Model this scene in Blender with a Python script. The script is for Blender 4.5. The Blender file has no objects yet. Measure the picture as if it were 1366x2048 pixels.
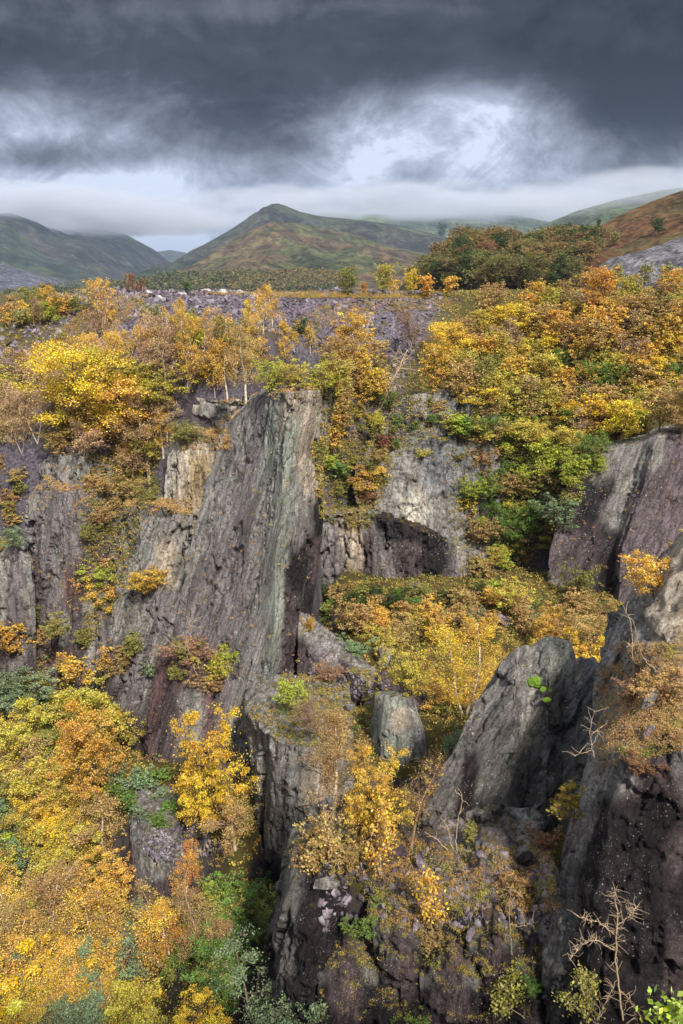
import bpy, math, random
import numpy as np
from mathutils import Vector
from mathutils.bvhtree import BVHTree
sc = bpy.context.scene
COL = sc.collection
R = math.radians
# ------------------------------------------------------------ camera
F, CXP, CYP, HOR = 1592.0, 683.0, 1024.0, 560.0
PITCH = math.atan((CYP-HOR)/F)
SP, CP = math.sin(PITCH), math.cos(PITCH)
cd = bpy.data.cameras.new('camera'); cam = bpy.data.objects.new('camera', cd); COL.objects.link(cam)
cam.location = (0, 0, 0); cam.rotation_euler = (math.pi/2-PITCH, 0, 0)
cd.sensor_fit = 'VERTICAL'; cd.sensor_height = 36; cd.lens = F/2048*36
cd.clip_start = 0.3; cd.clip_end = 40000
sc.camera = cam
sc.view_settings.view_transform = 'Standard'; sc.view_settings.look = 'None'
sc.view_settings.gamma = 1; sc.view_settings.exposure = 0.68
sc.cycles.max_bounces = 4; sc.cycles.diffuse_bounces = 2; sc.cycles.glossy_bounces = 1
sc.cycles.transmission_bounces = 2; sc.cycles.volume_bounces = 1; sc.cycles.use_denoising = True
sc.cycles.caustics_reflective = False; sc.cycles.caustics_refractive = False
# ------------------------------------------------------------ node expression helper
class X:
    def __init__(s, nt, sock): s.nt = nt; s.k = sock
    def _m(s, op, o=None, c=None):
        n = s.nt.nodes.new('ShaderNodeMath'); n.operation = op
        for i, v in enumerate((s, o, c)):
            if v is None: continue
            if isinstance(v, X): s.nt.links.new(v.k, n.inputs[i])
            else: n.inputs[i].default_value = v
        return X(s.nt, n.outputs[0])
    def __add__(s, o): return s._m('ADD', o)
    __radd__ = __add__
    def __sub__(s, o): return s._m('SUBTRACT', o)
    def __rsub__(s, o): return (s*-1)+o
    def __mul__(s, o): return s._m('MULTIPLY', o)
    __rmul__ = __mul__
    def __truediv__(s, o): return s._m('DIVIDE', o)
    def pow(s, o): return s._m('POWER', o)
    def max(s, o): return s._m('MAXIMUM', o)
    def min(s, o): return s._m('MINIMUM', o)
    def abs(s): return s._m('ABSOLUTE')
    def exp(s): return s._m('EXPONENT')
    def ss(s, a, b):
        n = s.nt.nodes.new('ShaderNodeMapRange'); n.interpolation_type = 'SMOOTHSTEP'
        s.nt.links.new(s.k, n.inputs[0]); n.inputs[1].default_value = a; n.inputs[2].default_value = b
        return X(s.nt, n.outputs[0])
def comb(nt, x, y, z):
    n = nt.nodes.new('ShaderNodeCombineXYZ')
    for i, v in enumerate((x, y, z)):
        if isinstance(v, X): nt.links.new(v.k, n.inputs[i])
        else: n.inputs[i].default_value = v
    return n.outputs[0]
def sep(nt, sock):
    n = nt.nodes.new('ShaderNodeSeparateXYZ'); nt.links.new(sock, n.inputs[0])
    return [X(nt, n.outputs[i]) for i in range(3)]
def noise(nt, vec, scale, detail=4, rough=.5, dist=0.):
    n = nt.nodes.new('ShaderNodeTexNoise'); nt.links.new(vec, n.inputs['Vector'])
    n.inputs['Scale'].default_value = scale; n.inputs['Detail'].default_value = detail
    n.inputs['Roughness'].default_value = rough; n.inputs['Distortion'].default_value = dist
    return X(nt, n.outputs[0])
def vor(nt, vec, scale, feature='F1'):
    n = nt.nodes.new('ShaderNodeTexVoronoi'); n.feature = feature
    nt.links.new(vec, n.inputs['Vector']); n.inputs['Scale'].default_value = scale
    return n
def ramp(nt, fac, stops):
    n = nt.nodes.new('ShaderNodeValToRGB'); nt.links.new(fac.k, n.inputs[0])
    e = n.color_ramp.elements
    while len(e) < len(stops): e.new(.5)
    for q, (p, c) in zip(e, stops): q.position = p; q.color = (*c, 1) if len(c) == 3 else c
    return n.outputs[0]
def mix(nt, fac, a, b, mode='MIX'):
    n = nt.nodes.new('ShaderNodeMix'); n.data_type = 'RGBA'; n.blend_type = mode
    for sock, v in ((n.inputs[0], fac), (n.inputs[6], a), (n.inputs[7], b)):
        if isinstance(v, X): nt.links.new(v.k, sock)
        elif isinstance(v, (int, float)): sock.default_value = v
        elif isinstance(v, tuple): sock.default_value = (*v, 1) if len(v) == 3 else v
        else: nt.links.new(v, sock)
    return n.outputs[2]
# ------------------------------------------------------------ world and sun
SUN_EL, SUN_AZ = 46, 158      # degrees; compass direction the light comes from (y = north)
w = bpy.data.worlds.new('World'); sc.world = w; w.use_nodes = True
nt = w.node_tree; nt.nodes.clear()
sky = nt.nodes.new('ShaderNodeTexSky'); sky.sky_type = 'NISHITA'; sky.sun_disc = False
sky.sun_elevation = R(SUN_EL); sky.sun_rotation = R(SUN_AZ)
tc = nt.nodes.new('ShaderNodeTexCoord')
dx, dy, dz = sep(nt, tc.outputs['Generated'])
yy = dy.max(.08)
u, v = dx/yy, dz/yy
wv = comb(nt, u*3.+3.3, v*5., 0)
n1 = noise(nt, wv, 1.5, 9, .66, .6)-.5
n2 = noise(nt, comb(nt, u*7+7, v*9.5, 3.), 1.3, 10, .68, .7)-.5
n3 = noise(nt, comb(nt, u*4.4+2, v*6.6, 8.), 1.6, 9, .66, .5)-.5
def blob(px, py, rx, ry, a):
    cy = (CYP-py)/F; den = CP+cy*SP
    u0 = (px-CXP)/F/den; v0 = (cy*CP-SP)/den
    a_ = (u-u0)/(rx/F); b_ = (v-v0)/(ry/F)
    return (((a_*a_+b_*b_)*-1).exp())*a
t = v+n1*.14+n2*.05
# darkness profile by height above the horizon
prof = t.ss(.095, .232)
D = prof*.72+n3*.72+n2*.85*(prof*-.30+1)+.10
for b in ((1290, 230, 150, 90, .55), (1350, 310, 60, 40, .15), (940, 200, 150, 45, -.62), (1010, 275, 200, 60, -.30), (760, 265, 110, 40, -.2), (1230, 350, 160, 24, .16), (560, 365, 150, 20, .14), (480, 235, 130, 50, .40), (60, 225, 130, 60, -.38), (700, 300, 90, 40, -.1),
          (330, 330, 200, 30, -.05), (700, 100, 420, 50, .08), (150, 20, 260, 34, -.15), (700, 10, 300, 24, -.16), (130, 315, 170, 24, .36), (190, 398, 210, 30, -.30), (640, 400, 260, 26, .14), (355, 492, 70, 30, -.4),
          (1200, 110, 200, 60, .1), (600, 290, 120, 22, .22), (820, 340, 160, 20, .14), (720, 350, 60, 26, -.22), (1290, 390, 120, 22, -.15), (1000, 400, 160, 20, .12), (30, 455, 160, 22, .12), (860, 425, 330, 34, .30), (1260, 425, 160, 30, .16), (520, 440, 160, 30, .08)):
    D = D+blob(*b)
colc = ramp(nt, D.max(0).min(1), [(0., (.62, .69, .83)), (.12, (.42, .47, .59)), (.32, (.235, .262, .335)), (.55, (.105, .116, .145)), (.78, (.030, .034, .042)), (1.05, (.002, .002, .003))])
high = v.ss(.36, .62)                      # higher than the dark bank the overcast is thin and bright
back = (dy*-1).ss(-.35, .1)
hb = high.max(back).min(1)
cloud = mix(nt, hb, colc, (.72, .75, .83))
bg1 = nt.nodes.new('ShaderNodeBackground'); nt.links.new(sky.outputs[0], bg1.inputs[0]); bg1.inputs[1].default_value = .05
bg2 = nt.nodes.new('ShaderNodeBackground'); nt.links.new(cloud, bg2.inputs[0]); bg2.inputs[1].default_value = .80
ms = nt.nodes.new('ShaderNodeMixShader'); ms.inputs[0].default_value = .97
nt.links.new(bg1.outputs[0], ms.inputs[1]); nt.links.new(bg2.outputs[0], ms.inputs[2])
wo = nt.nodes.new('ShaderNodeOutputWorld'); nt.links.new(ms.outputs[0], wo.inputs[0])
sl = bpy.data.lights.new('sun', 'SUN'); sl.energy = 4.3; sl.angle = R(5); sl.color = (1, .93, .82)
so = bpy.data.objects.new('sun', sl); COL.objects.link(so)
sd = Vector((math.sin(R(SUN_AZ))*math.cos(R(SUN_EL)), math.cos(R(SUN_AZ))*math.cos(R(SUN_EL)), math.sin(R(SUN_EL))))
so.rotation_euler = sd.to_track_quat('Z', 'Y').to_euler(); so.location = (0, 0, 60)
# ------------------------------------------------------------ helpers
def P(px, py, Y):
    cx, cy = (px-CXP)/F, (CYP-py)/F
    k = Y/(CP+cy*SP)
    return (cx*k, Y, (cy*CP-SP)*k)
def tag(o, label=None, cat=None, group=None, kind=None):
    for k, val in (('label', label), ('category', cat), ('group', group), ('kind', kind)):
        if val: o[k] = val
    return o
def h3(i, j, k, seed):
    M = np.uint32
    n = (i.astype(np.int64)*73856093 ^ j.astype(np.int64)*19349663 ^ k.astype(np.int64)*83492791 ^ (seed*2654435761)) & 0xffffffff
    n = n.astype(M); n ^= n >> M(15); n *= M(2246822519); n ^= n >> M(13); n *= M(3266489917); n ^= n >> M(16)
    return n.astype(np.float64)/4294967295.
def vn(p, seed=0):
    p = np.asarray(p, float); f = np.floor(p); i = f.astype(np.int64); r = p-f; r = r*r*r*(r*(r*6-15)+10)
    o = 0
    for a in (0, 1):
        wx = r[:, 0] if a else 1-r[:, 0]
        for b in (0, 1):
            wy = r[:, 1] if b else 1-r[:, 1]
            for c in (0, 1):
                wz = r[:, 2] if c else 1-r[:, 2]
                o = o+wx*wy*wz*h3(i[:, 0]+a, i[:, 1]+b, i[:, 2]+c, seed)
    return o*2-1
def fbm(p, oct=4, seed=0, g=.5):
    o = 0; a = 1; s = 0; p = np.asarray(p, float)
    for k in range(oct):
        o = o+a*vn(p*(2**k)+k*17.3, seed+k); s += a; a *= g
    return o/s
def cells(p, seed=0, tilt=0):
    p = np.asarray(p, float); i = np.floor(p).astype(np.int64)
    best = np.full(len(p), 9.); b2 = best.copy(); cid = np.zeros(len(p)); tl = np.zeros(len(p))
    for a in (-1, 0, 1):
        for b in (-1, 0, 1):
            for c in (-1, 0, 1):
                I = i+np.array((a, b, c))
                q = I+np.stack([h3(I[:, 0], I[:, 1], I[:, 2], seed+s) for s in (1, 2, 3)], 1)
                d = ((q-p)**2).sum(1)**.5
                r = h3(I[:, 0], I[:, 1], I[:, 2], seed+9)
                m = d < best
                if tilt: tl = np.where(m, sum((p[:, a_]-q[:, a_])*(h3(I[:, 0], I[:, 1], I[:, 2], seed+20+a_)-.5) for a_ in range(3)), tl)
                b2 = np.where(m, best, np.minimum(b2, d)); cid = np.where(m, r, cid); best = np.where(m, d, best)
    return (cid, best, b2, tl) if tilt else (cid, best, b2)
def sst(x): x = np.clip(x, 0, 1); return x*x*(3-2*x)
def mesh(name, V, Fc, mat=None, parent=None, smooth=False, cols=None):
    me = bpy.data.meshes.new(name); V = np.asarray(V, np.float32); Fc = np.asarray(Fc, np.int32)
    nf, k = Fc.shape
    me.vertices.add(len(V)); me.vertices.foreach_set('co', V.ravel())
    me.loops.add(nf*k); me.loops.foreach_set('vertex_index', Fc.ravel())
    me.polygons.add(nf); me.polygons.foreach_set('loop_start', np.arange(nf, dtype=np.int32)*k)
    if smooth: me.polygons.foreach_set('use_smooth', np.ones(nf, bool))
    me.update(calc_edges=True)
    if cols is not None:
        at = me.attributes.new('tint', 'FLOAT_COLOR', 'POINT')
        at.data.foreach_set('color', np.concatenate([cols, np.ones((len(cols), 1))], 1).astype(np.float32).ravel())
    if mat: me.materials.append(mat)
    o = bpy.data.objects.new(name, me); COL.objects.link(o)
    if parent: o.parent = parent
    return o
def newmat(name, rough=.8, spec=.3):
    m = bpy.data.materials.new(name); m.use_nodes = True; n = m.node_tree
    b = n.nodes['Principled BSDF']; b.inputs['Roughness'].default_value = rough
    b.inputs['Specular IOR Level'].default_value = spec
    return m, n, b
def bump(n, b, h, strength, dist):
    q = n.nodes.new('ShaderNodeBump'); q.inputs['Strength'].default_value = strength; q.inputs['Distance'].default_value = dist
    n.links.new(h.k, q.inputs['Height']); n.links.new(q.outputs[0], b.inputs['Normal'])
# ------------------------------------------------------------ materials
TINT = dict(G=(.37, .395, .345), p=(.225, .198, .205), d=(.030, .025, .028), g=(.29, .305, .27), t=(.47, .40, .32), r=(.170, .105, .105), k=(.295, .280, .265), w=(.58, .54, .47), b=(.215, .218, .235), m=(.110, .084, .090), o=(.38, .29, .17), u=(.155, .122, .135), c=(.150, .142, .136), a=(.19,.18,.17))  # d: wet black slate, deepened to put overhang shade into the colour
def rock_mat(name, shear=0., sc_=1., speck=1., streak=1., moss=1.):
    m, n, b = newmat(name, .66, .14)
    tcn = n.nodes.new('ShaderNodeTexCoord'); x, y, z = sep(n, tcn.outputs['Object'])
    vec = comb(n, x-z*shear, y, z)
    st = comb(n, (x-z*shear)*1.0, y*1.0, z*.10)
    at = n.nodes.new('ShaderNodeAttribute'); at.attribute_name = 'tint'; col = at.outputs['Color']
    big = noise(n, vec, .35*sc_, 4, .6, .5)
    s1 = noise(n, st, 1.6*sc_, 6, .62, .25)
    s2 = noise(n, st, 5.5*sc_, 5, .65, .2)
    fine = noise(n, vec, 4.5*sc_, 9, .78)
    cv = vor(n, comb(n, (x-z*shear)*.8+(fine-.5)*.5, y*.8, z*.22), 1.3*sc_); cr = sep(n, cv.outputs['Color'])[0]
    k = (s1.ss(.3, .72)*.7+.55)*(fine.ss(.28, .72)*1.0+.48)*(big*.5+.78)*(cr*.45+.78)
    kk = comb(n, k, k, k)
    col = mix(n, 1., col, kk, 'MULTIPLY')
    # hue drift: ochre and blue-green washes
    col = mix(n, (noise(n, vec, .9*sc_, 5, .6).ss(.56, .72))*.35, col, mix(n, 1., at.outputs['Color'], (1.55, 1.25, .72), 'MULTIPLY'))
    col = mix(n, (noise(n, comb(n, x+31, y, z*.5), .6*sc_, 5, .6).ss(.56, .70))*.45, col, mix(n, 1., at.outputs['Color'], (1.0, 1.25, 1.2), 'MULTIPLY'))
    # water stains: dark runs
    dk = (s2.ss(.54, .66))*(noise(n, vec, .28*sc_, 3, .5).ss(.42, .6))*.62*streak
    col = mix(n, dk.min(.85), col, (.016, .014, .017))
    # mineral bloom: pale runs
    pl = (s2*-1+1).ss(.58, .70)*(noise(n, comb(n, x+9, y, z), .33*sc_, 3, .5).ss(.5, .66))*.40*streak
    col = mix(n, pl, col, (.36, .34, .31))
    # joints between the beds
    jv = comb(n, (x-z*shear)*.9+(fine-.5)*.9, y*.9, z*.30+(s1-.5)*.5)
    ed = vor(n, jv, 1.5*sc_, 'DISTANCE_TO_EDGE'); e1 = X(n, ed.outputs['Distance'])
    col = mix(n, (e1*-1+.06).ss(0, .06)*(big.ss(.42, .60))*.55, col, (.012, .010, .012))
    # lichen spots
    for s_, th, am in ((1.3, .13, .8), (2.8, .18, .75), (6.5, .21, .65)):
        vo = vor(n, vec, s_*sc_); dist = X(n, vo.outputs['Distance'])
        rr = sep(n, vo.outputs['Color'])[0]
        col = mix(n, ((dist*-1+th).ss(0, .05))*(rr.ss(.52, .54))*(noise(n, comb(n, x, y+20, z*.6), .5*sc_, 4, .6).ss(.42, .58))*am*speck, col, (.62, .60, .54))
    # moss and grass hold only on ledges
    ge = n.nodes.new('ShaderNodeNewGeometry'); nz = sep(n, ge.outputs['Normal'])[2]
    mo = (nz+(noise(n, vec, 1.7, 6, .75)-.5)*1.9).ss(.92, 1.1)*moss*.85
    mc = ramp(n, noise(n, vec, 1.1, 6, .7), [(.3, (.05, .055, .015)), (.5, (.13, .10, .025)), (.62, (.17, .105, .04)), (.75, (.12, .14, .02))])
    col = mix(n, mo.min(1), col, mc)
    n.links.new(col, b.inputs['Base Color'])
    n.links.new((s2*.35+.42).k, b.inputs['Roughness'])
    bump(n, b, s2*.35+fine*1.1+s1*.25+e1.min(.06)*4., 1., .28/sc_)
    return m
M = {}
M['rock'] = rock_mat('slate')
M['rock_tilt'] = rock_mat('slate_tilted', .32)
M['rock_near'] = rock_mat('slate_near', .5, 1.7)
M['rock_dark'] = rock_mat('slate_wet_shaded', .05, 2.0, .8, 1.2)  # for wet slate whose darkest tint also holds painted shade
def leaf_mat(name, trans=.3):
    m, n, b = newmat(name, .7, .08)
    oi = n.nodes.new('ShaderNodeObjectInfo'); ge = n.nodes.new('ShaderNodeNewGeometry'); tcn = n.nodes.new('ShaderNodeTexCoord')
    r = X(n, ge.outputs['Random Per Island'])
    orr = X(n, oi.outputs['Random'])
    x, y, z = sep(n, tcn.outputs['Object'])
    ns = noise(n, comb(n, x+orr*40, y, z), 3.2, 3, .6)
    hs = n.nodes.new('ShaderNodeHueSaturation'); n.links.new(oi.outputs['Color'], hs.inputs['Color'])
    n.links.new(((r-.5)*.055+(ns-.5)*.12+.5).k, hs.inputs['Hue'])
    n.links.new(((r*7.31)._m('FRACT')*.35+.80).k, hs.inputs['Saturation'])
    n.links.new(((r*13.7)._m('FRACT')*1.05+.34+(ns-.5)*.8).k, hs.inputs['Value'])
    n.links.new(hs.outputs[0], b.inputs['Base Color'])
    tr = n.nodes.new('ShaderNodeBsdfTranslucent'); n.links.new(hs.outputs[0], tr.inputs[0])
    mx = n.nodes.new('ShaderNodeMixShader'); mx.inputs[0].default_value = trans
    n.links.new(b.outputs[0], mx.inputs[1]); n.links.new(tr.outputs[0], mx.inputs[2])
    n.links.new(mx.outputs[0], n.nodes['Material Output'].inputs[0])
    return m
M['leaf'] = leaf_mat('autumn_leaves')
def bark_mat(name, a, c):
    m, n, b = newmat(name, .85, .15)
    tcn = n.nodes.new('ShaderNodeTexCoord'); x, y, z = sep(n, tcn.outputs['Object'])
    col = ramp(n, noise(n, comb(n, x*6, y*6, z*22), 2.5, 4, .7), [(.36, a), (.55, c)])
    n.links.new(col, b.inputs['Base Color']); return m
M['bark_pale'] = bark_mat('birch_bark', (.22, .15, .11), (.74, .62, .50))
M['bark_dark'] = bark_mat('dark_bark', (.05, .036, .026), (.17, .12, .085))
M['bark_twig'] = bark_mat('twig_bark', (.13, .08, .055), (.32, .22, .15))
M['bark_dead'] = bark_mat('dead_wood', (.26, .18, .11), (.52, .40, .27))
def stuff_mat(name, stops, scale=1.2, rough=.9, island=.8):
    m, n, b = newmat(name, rough, .15)
    tcn = n.nodes.new('ShaderNodeTexCoord'); ge = n.nodes.new('ShaderNodeNewGeometry'); r = X(n, ge.outputs['Random Per Island'])
    f = noise(n, tcn.outputs['Object'], scale, 4, .6)+(r-.5)*.22
    col = ramp(n, f, stops)
    kk = (r*17.3)._m('FRACT')*island+(1-island*.5)
    col = mix(n, 1., col, comb(n, kk, kk, kk), 'MULTIPLY')
    n.links.new(col, b.inputs['Base Color']); return m
# ------------------------------------------------------------ ground sheet
def sdpoly(x, y, poly):
    poly = np.array(poly, float); d = np.full(x.shape, 1e18); ins = np.zeros(x.shape, bool)
    for (ax, ay), (bx, by) in zip(poly, np.roll(poly, -1, 0)):
        ex, ey = bx-ax, by-ay
        t_ = np.clip(((x-ax)*ex+(y-ay)*ey)/(ex*ex+ey*ey), 0, 1)
        d = np.minimum(d, (x-ax-t_*ex)**2+(y-ay-t_*ey)**2)
        c = (ay > y) != (by > y)
        ins ^= c & (x < (bx-ax)*(y-ay)/(by-ay+1e-12)+ax)
    return np.where(ins, 1, -1)*np.sqrt(d)
def ground_h(x, y):
    p = np.stack([x, y, np.zeros_like(x)], -1).reshape(-1, 3)
    sh = x.shape
    n_lo = fbm(p/22., 4, 5).reshape(sh); n_hi = fbm(p/4., 4, 8).reshape(sh)
    far = sst((y-190)/260)*sst((430-x)/300+.15)
    h = -2.6+0*x
    h = h+.8*n_lo+.35*n_hi+sst((y-108)/14)*sst((165-y)/20)*(1.3*np.abs(fbm(p/7., 3, 12).reshape(sh))-.1)
    def paint(h, poly, z, w, warp=2.5):
        f = sst((sdpoly(x+warp*n_hi*1.4, y+warp*n_lo*1.2, poly))/w)
        return h+(z+n_hi*.7-h)*f
    h = paint(h, [(-400, 260), (-60, 230), (-46, 150), (-36, 116), (-70, 60), (-400, 40)], -14, 34)
    h = paint(h, [(-400, 122), (-34, 122), (-6, 118), (2, 100), (-2, 60), (-400, 60)], -9, 26)
    h = paint(h, [(-14, 130), (36, 130), (60, 112), (60, 60), (-12, 60)], -15.5, 27)
    h = paint(h, [(-400, 116), (-34, 116), (-19, 100), (-17, 60), (-400, 60)], -18.5, 26)
    h = paint(h, [(2, 114), (60, 116), (140, 100), (140, 50), (2, 50)], -23, 19)
    h = paint(h, [(-400, 88), (-21, 88), (-19, 86), (-7, 85), (-6, 101), (4, 105), (22, 104), (33, 99), (60, 94), (140, 92), (140, 1.5), (-400, 1.5)], -47, 5, .6)
    h = paint(h, [(-3.5, 62), (-6, 101), (4, 105), (22, 104), (33, 99), (60, 94), (140, 92), (140, 50), (20, 46), (-3, 52)], -36, 6, 1.)
    h = paint(h, [(-3.5, 59), (24, 60), (24, 41), (-3.5, 45)], -32, 4, .8)
    h = paint(h, [(-1.5, 41), (40, 41), (40, 24), (-1.5, 29)], -27.5, 2.5, .6)
    h = paint(h, [(-27, 68), (-13, 64), (-2.5, 58), (-2, 24), (-12, 24), (-13, 47), (-25, 56)], -39.5, 5.5, .8)
    h = paint(h, [(-400, 36), (-4, 36), (-4, 18), (-400, 18)], -41, 12, .8)
    near = (y < 190)
    h = h*(1-far)+far*(-22+9*n_lo)
    h = h-sst((y-1500)/3000)*25
    return h
def axis(lo, hi, st, far_lo, far_hi, g=1.16):
    a = list(np.arange(lo, hi+1e-6, st)); s = st
    while a[-1] < far_hi: s *= g; a.append(a[-1]+s)
    s = st
    while a[0] > far_lo: s *= g; a.insert(0, a[0]-s)
    return np.array(a)
ax_ = axis(-70, 70, .55, -16000, 16000); ay_ = axis(-5, 170, .55, -600, 20000)
GX, GY = np.meshgrid(ax_, ay_)
GH = ground_h(GX, GY)
V = np.stack([GX, GY, GH], -1).reshape(-1, 3)
def gridfaces(nr, nc):
    i = np.arange(nr*nc).reshape(nr, nc)
    return np.stack([i[:-1, :-1], i[:-1, 1:], i[1:, 1:], i[1:, :-1]], -1).reshape(-1, 4)
def ground_mat():
    m, n, b = newmat('hillside_ground', .9, .15)
    tcn = n.nodes.new('ShaderNodeTexCoord'); ob = tcn.outputs['Object']; x, y, z = sep(n, ob)
    ge = n.nodes.new('ShaderNodeNewGeometry'); nz = sep(n, ge.outputs['Normal'])[2]
    soil = ramp(n, noise(n, ob, .35, 7, .7), [(.30, (.035, .03, .014)), (.42, (.085, .055, .022)), (.52, (.075, .075, .02)), (.62, (.13, .075, .028)), (.74, (.10, .095, .03))])
    rock = ramp(n, noise(n, comb(n, x, y, z*.25), .9, 7, .7), [(.3, (.03, .025, .03)), (.5, (.075, .062, .072)), (.7, (.14, .13, .13))])
    col = mix(n, (nz+noise(n, ob, 1.5, 5, .7)*.45).ss(.62, .9), rock, soil)
    # loose purple slate on the tip behind the cliff
    tipf = (y.ss(80, 86))*(y.ss(150, 128))*(x.ss(-44, -34))*((x+(y*-1+125).max(0)*.6).ss(20, 11))*(noise(n, ob, .3, 4, .6).ss(.38, .46))
    slate = ramp(n, noise(n, ob, 2.8, 8, .75), [(.34, (.03, .026, .032)), (.5, (.115, .10, .125)), (.66, (.22, .20, .235))])
    col = mix(n, tipf, col, slate)
    far = y.ss(170, 260)
    farc = ramp(n, noise(n, ob, .012, 6, .65), [(.35, (.045, .05, .022)), (.5, (.09, .065, .03)), (.65, (.08, .10, .035))])
    col = mix(n, far, col, farc)
    n.links.new(col, b.inputs['Base Color'])
    bump(n, b, noise(n, ob, 2.2, 8, .75), 1., .35)
    return m
M['ground'] = ground_mat()
ground = mesh('ground', V, gridfaces(len(ay_), len(ax_)), M['ground'], smooth=True)
tag(ground, kind='structure', label='broken quarry floor and moor running out to the valley')
# ------------------------------------------------------------ rock masses
SOLID = [ground]
def rock_mass(name, rows, tints, thick, label, cat='rock', mat='rock', res=.16, shear=0., amp=1., blk=1., cs=1., shrink=.2, seed=0, drop=.4, captint=None, flat=.12, box=0., parent=None, group=None):
    G = np.array([[P(*c) for c in r] for r in rows]); m_, n_ = G.shape[:2]
    G = np.concatenate([G, G[-1:]+np.array((0, 0, -7.))]); m_ += 1
    T = np.array([[TINT[c] for c in r] for r in tints]+[[TINT[c] for c in tints[-1]]])
    if T.shape[0] == 1: T = np.repeat(T, m_, 0)
    def sub(A, ts):
        ts = np.asarray(ts); k = np.minimum(ts.astype(int), A.shape[1]-2); f = (ts-k)[None, :, None]
        return A[:, k]*(1-f)+A[:, k+1]*f
    def params(L):
        o = []
        for i, l in enumerate(L):
            c = max(2, int(math.ceil(l/res))); o += [i+j/c for j in range(c)]
        return o+[float(len(L))]
    tu = params(np.linalg.norm(np.diff(G, axis=1), axis=2).mean(0))
    tv = params(np.linalg.norm(np.diff(G, axis=0), axis=2).mean(1))
    def subv(A): return sub(A.transpose(1, 0, 2), tv).transpose(1, 0, 2)
    FR = subv(sub(G, tu)); nv, nu = FR.shape[:2]
    ctr = FR.mean(1, keepdims=True)
    d = FR.copy(); d[..., 2] = 0; d /= np.linalg.norm(d, axis=2, keepdims=True)
    BK = FR+(ctr-FR)*np.array((shrink, shrink, 0))+d*thick
    BK[..., 2] = FR[..., 2]-drop*np.linspace(1, 0, nv)[:, None]
    ks = max(3, int(thick/(res*2)))
    per = [FR[:, i] for i in range(nu)]+[FR[:, -1]+(BK[:, -1]-FR[:, -1])*s/ks for s in range(1, ks)]+[BK[:, i] for i in range(nu-1, -1, -1)]+[BK[:, 0]+(FR[:, 0]-BK[:, 0])*s/ks for s in range(1, ks)]
    per = np.stack(per, 1); npn = per.shape[1]
    V = [per.reshape(-1, 3)]; idx = np.arange(nv*npn).reshape(nv, npn)
    nxt = np.roll(idx, -1, 1)
    Fq = np.stack([idx[:-1], idx[1:], nxt[1:], nxt[:-1]], -1).reshape(-1, 4)
    cap = np.zeros((nu, ks+1), int)
    for i in range(nu):
        cap[i, 0] = idx[0, i]; cap[i, ks] = idx[0, nu+ks-1+(nu-1-i)]
    for s in range(1, ks):
        cap[nu-1, s] = idx[0, nu+s-1]; cap[0, s] = idx[0, npn-s]
    tot = nv*npn; C = []
    for i in range(1, nu-1):
        for s in range(1, ks):
            cap[i, s] = tot; tot += 1; C.append(FR[0, i]+(BK[0, i]-FR[0, i])*s/ks)
    V.append(np.array(C).reshape(-1, 3)); V = np.concatenate(V)
    Fc = np.stack([cap[:-1, :-1], cap[1:, :-1], cap[1:, 1:], cap[:-1, 1:]], -1).reshape(-1, 4)
    # tint by warped grid position, so the beds have ragged borders
    def tintat(pos, a, b_):
        wn = fbm(pos*.5, 4, seed+3)*.34; wn2 = fbm(pos*.35+50, 4, seed+4)*.5
        a = np.clip(a+wn, 0, n_-1.001); b_ = np.clip(b_+wn2, 0, m_-1.001)
        ia, ib = a.astype(int), b_.astype(int); fa, fb = sst((a-ia-.5)*2.2+.5)[:, None], sst((b_-ib-.5)*2.2+.5)[:, None]
        return (T[ib, ia]*(1-fa)+T[ib, ia+1]*fa)*(1-fb)+(T[ib+1, ia]*(1-fa)+T[ib+1, ia+1]*fa)*fb
    ua = np.concatenate([tu, np.full(ks-1, tu[-1]), tu[::-1], np.zeros(ks-1)])
    A = np.tile(ua, (nv, 1)).ravel(); B = np.repeat(tv, npn)
    A = np.concatenate([A, np.repeat(tu[1:-1], ks-1)]); B = np.concatenate([B, np.zeros(tot-nv*npn)])
    cols = tintat(V, A, B)
    if captint: cols[nv*npn:] = TINT[captint]
    o = mesh(name, V, np.concatenate([Fq, Fc]), M[mat], cols=cols, parent=parent)
    me = o.data; N = np.zeros(len(V)*3, np.float32); me.vertices.foreach_get('normal', N); N = N.reshape(-1, 3)
    Q = V.copy(); Q[:, 0] -= shear*Q[:, 2]; Q += seed*7.7
    big = fbm(Q*np.array((.16, .16, .09))/cs, 4, seed)
    grv = fbm(Q*np.array((1.1, 1.1, .13))/cs, 4, seed+20, .6)
    fine = fbm(Q*np.array((2.6, 2.6, 1.4))/cs, 3, seed+40, .6)
    c1, f1, f2, t1 = cells(Q*np.array((.42, .42, .15))/cs+.10*fine[:, None], seed+60, 1)
    c2, g1, g2, t2 = cells(Q*np.array((1.2, 1.2, .42))/cs+.12*fine[:, None], seed+80, 1)
    c3, _, _, t3 = cells(Q*np.array((2.7, 2.7, 1.1))/cs, seed+70, 1)
    crack = sst((f2-f1)/.07)-1
    stp = np.round(fbm(Q*np.array((.30, .30, .22))/cs, 3, seed+90)*5)/5
    D = 1.15*amp*cs*(big*.55+grv*.12+fine*.05+((c1-.5)*.8+t1*3.4)*blk+((c2-.5)*.34+t2*1.7)*blk+((c3-.5)*.12+t3*.7)*blk+crack*.40*blk+stp*.9*blk)
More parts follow.
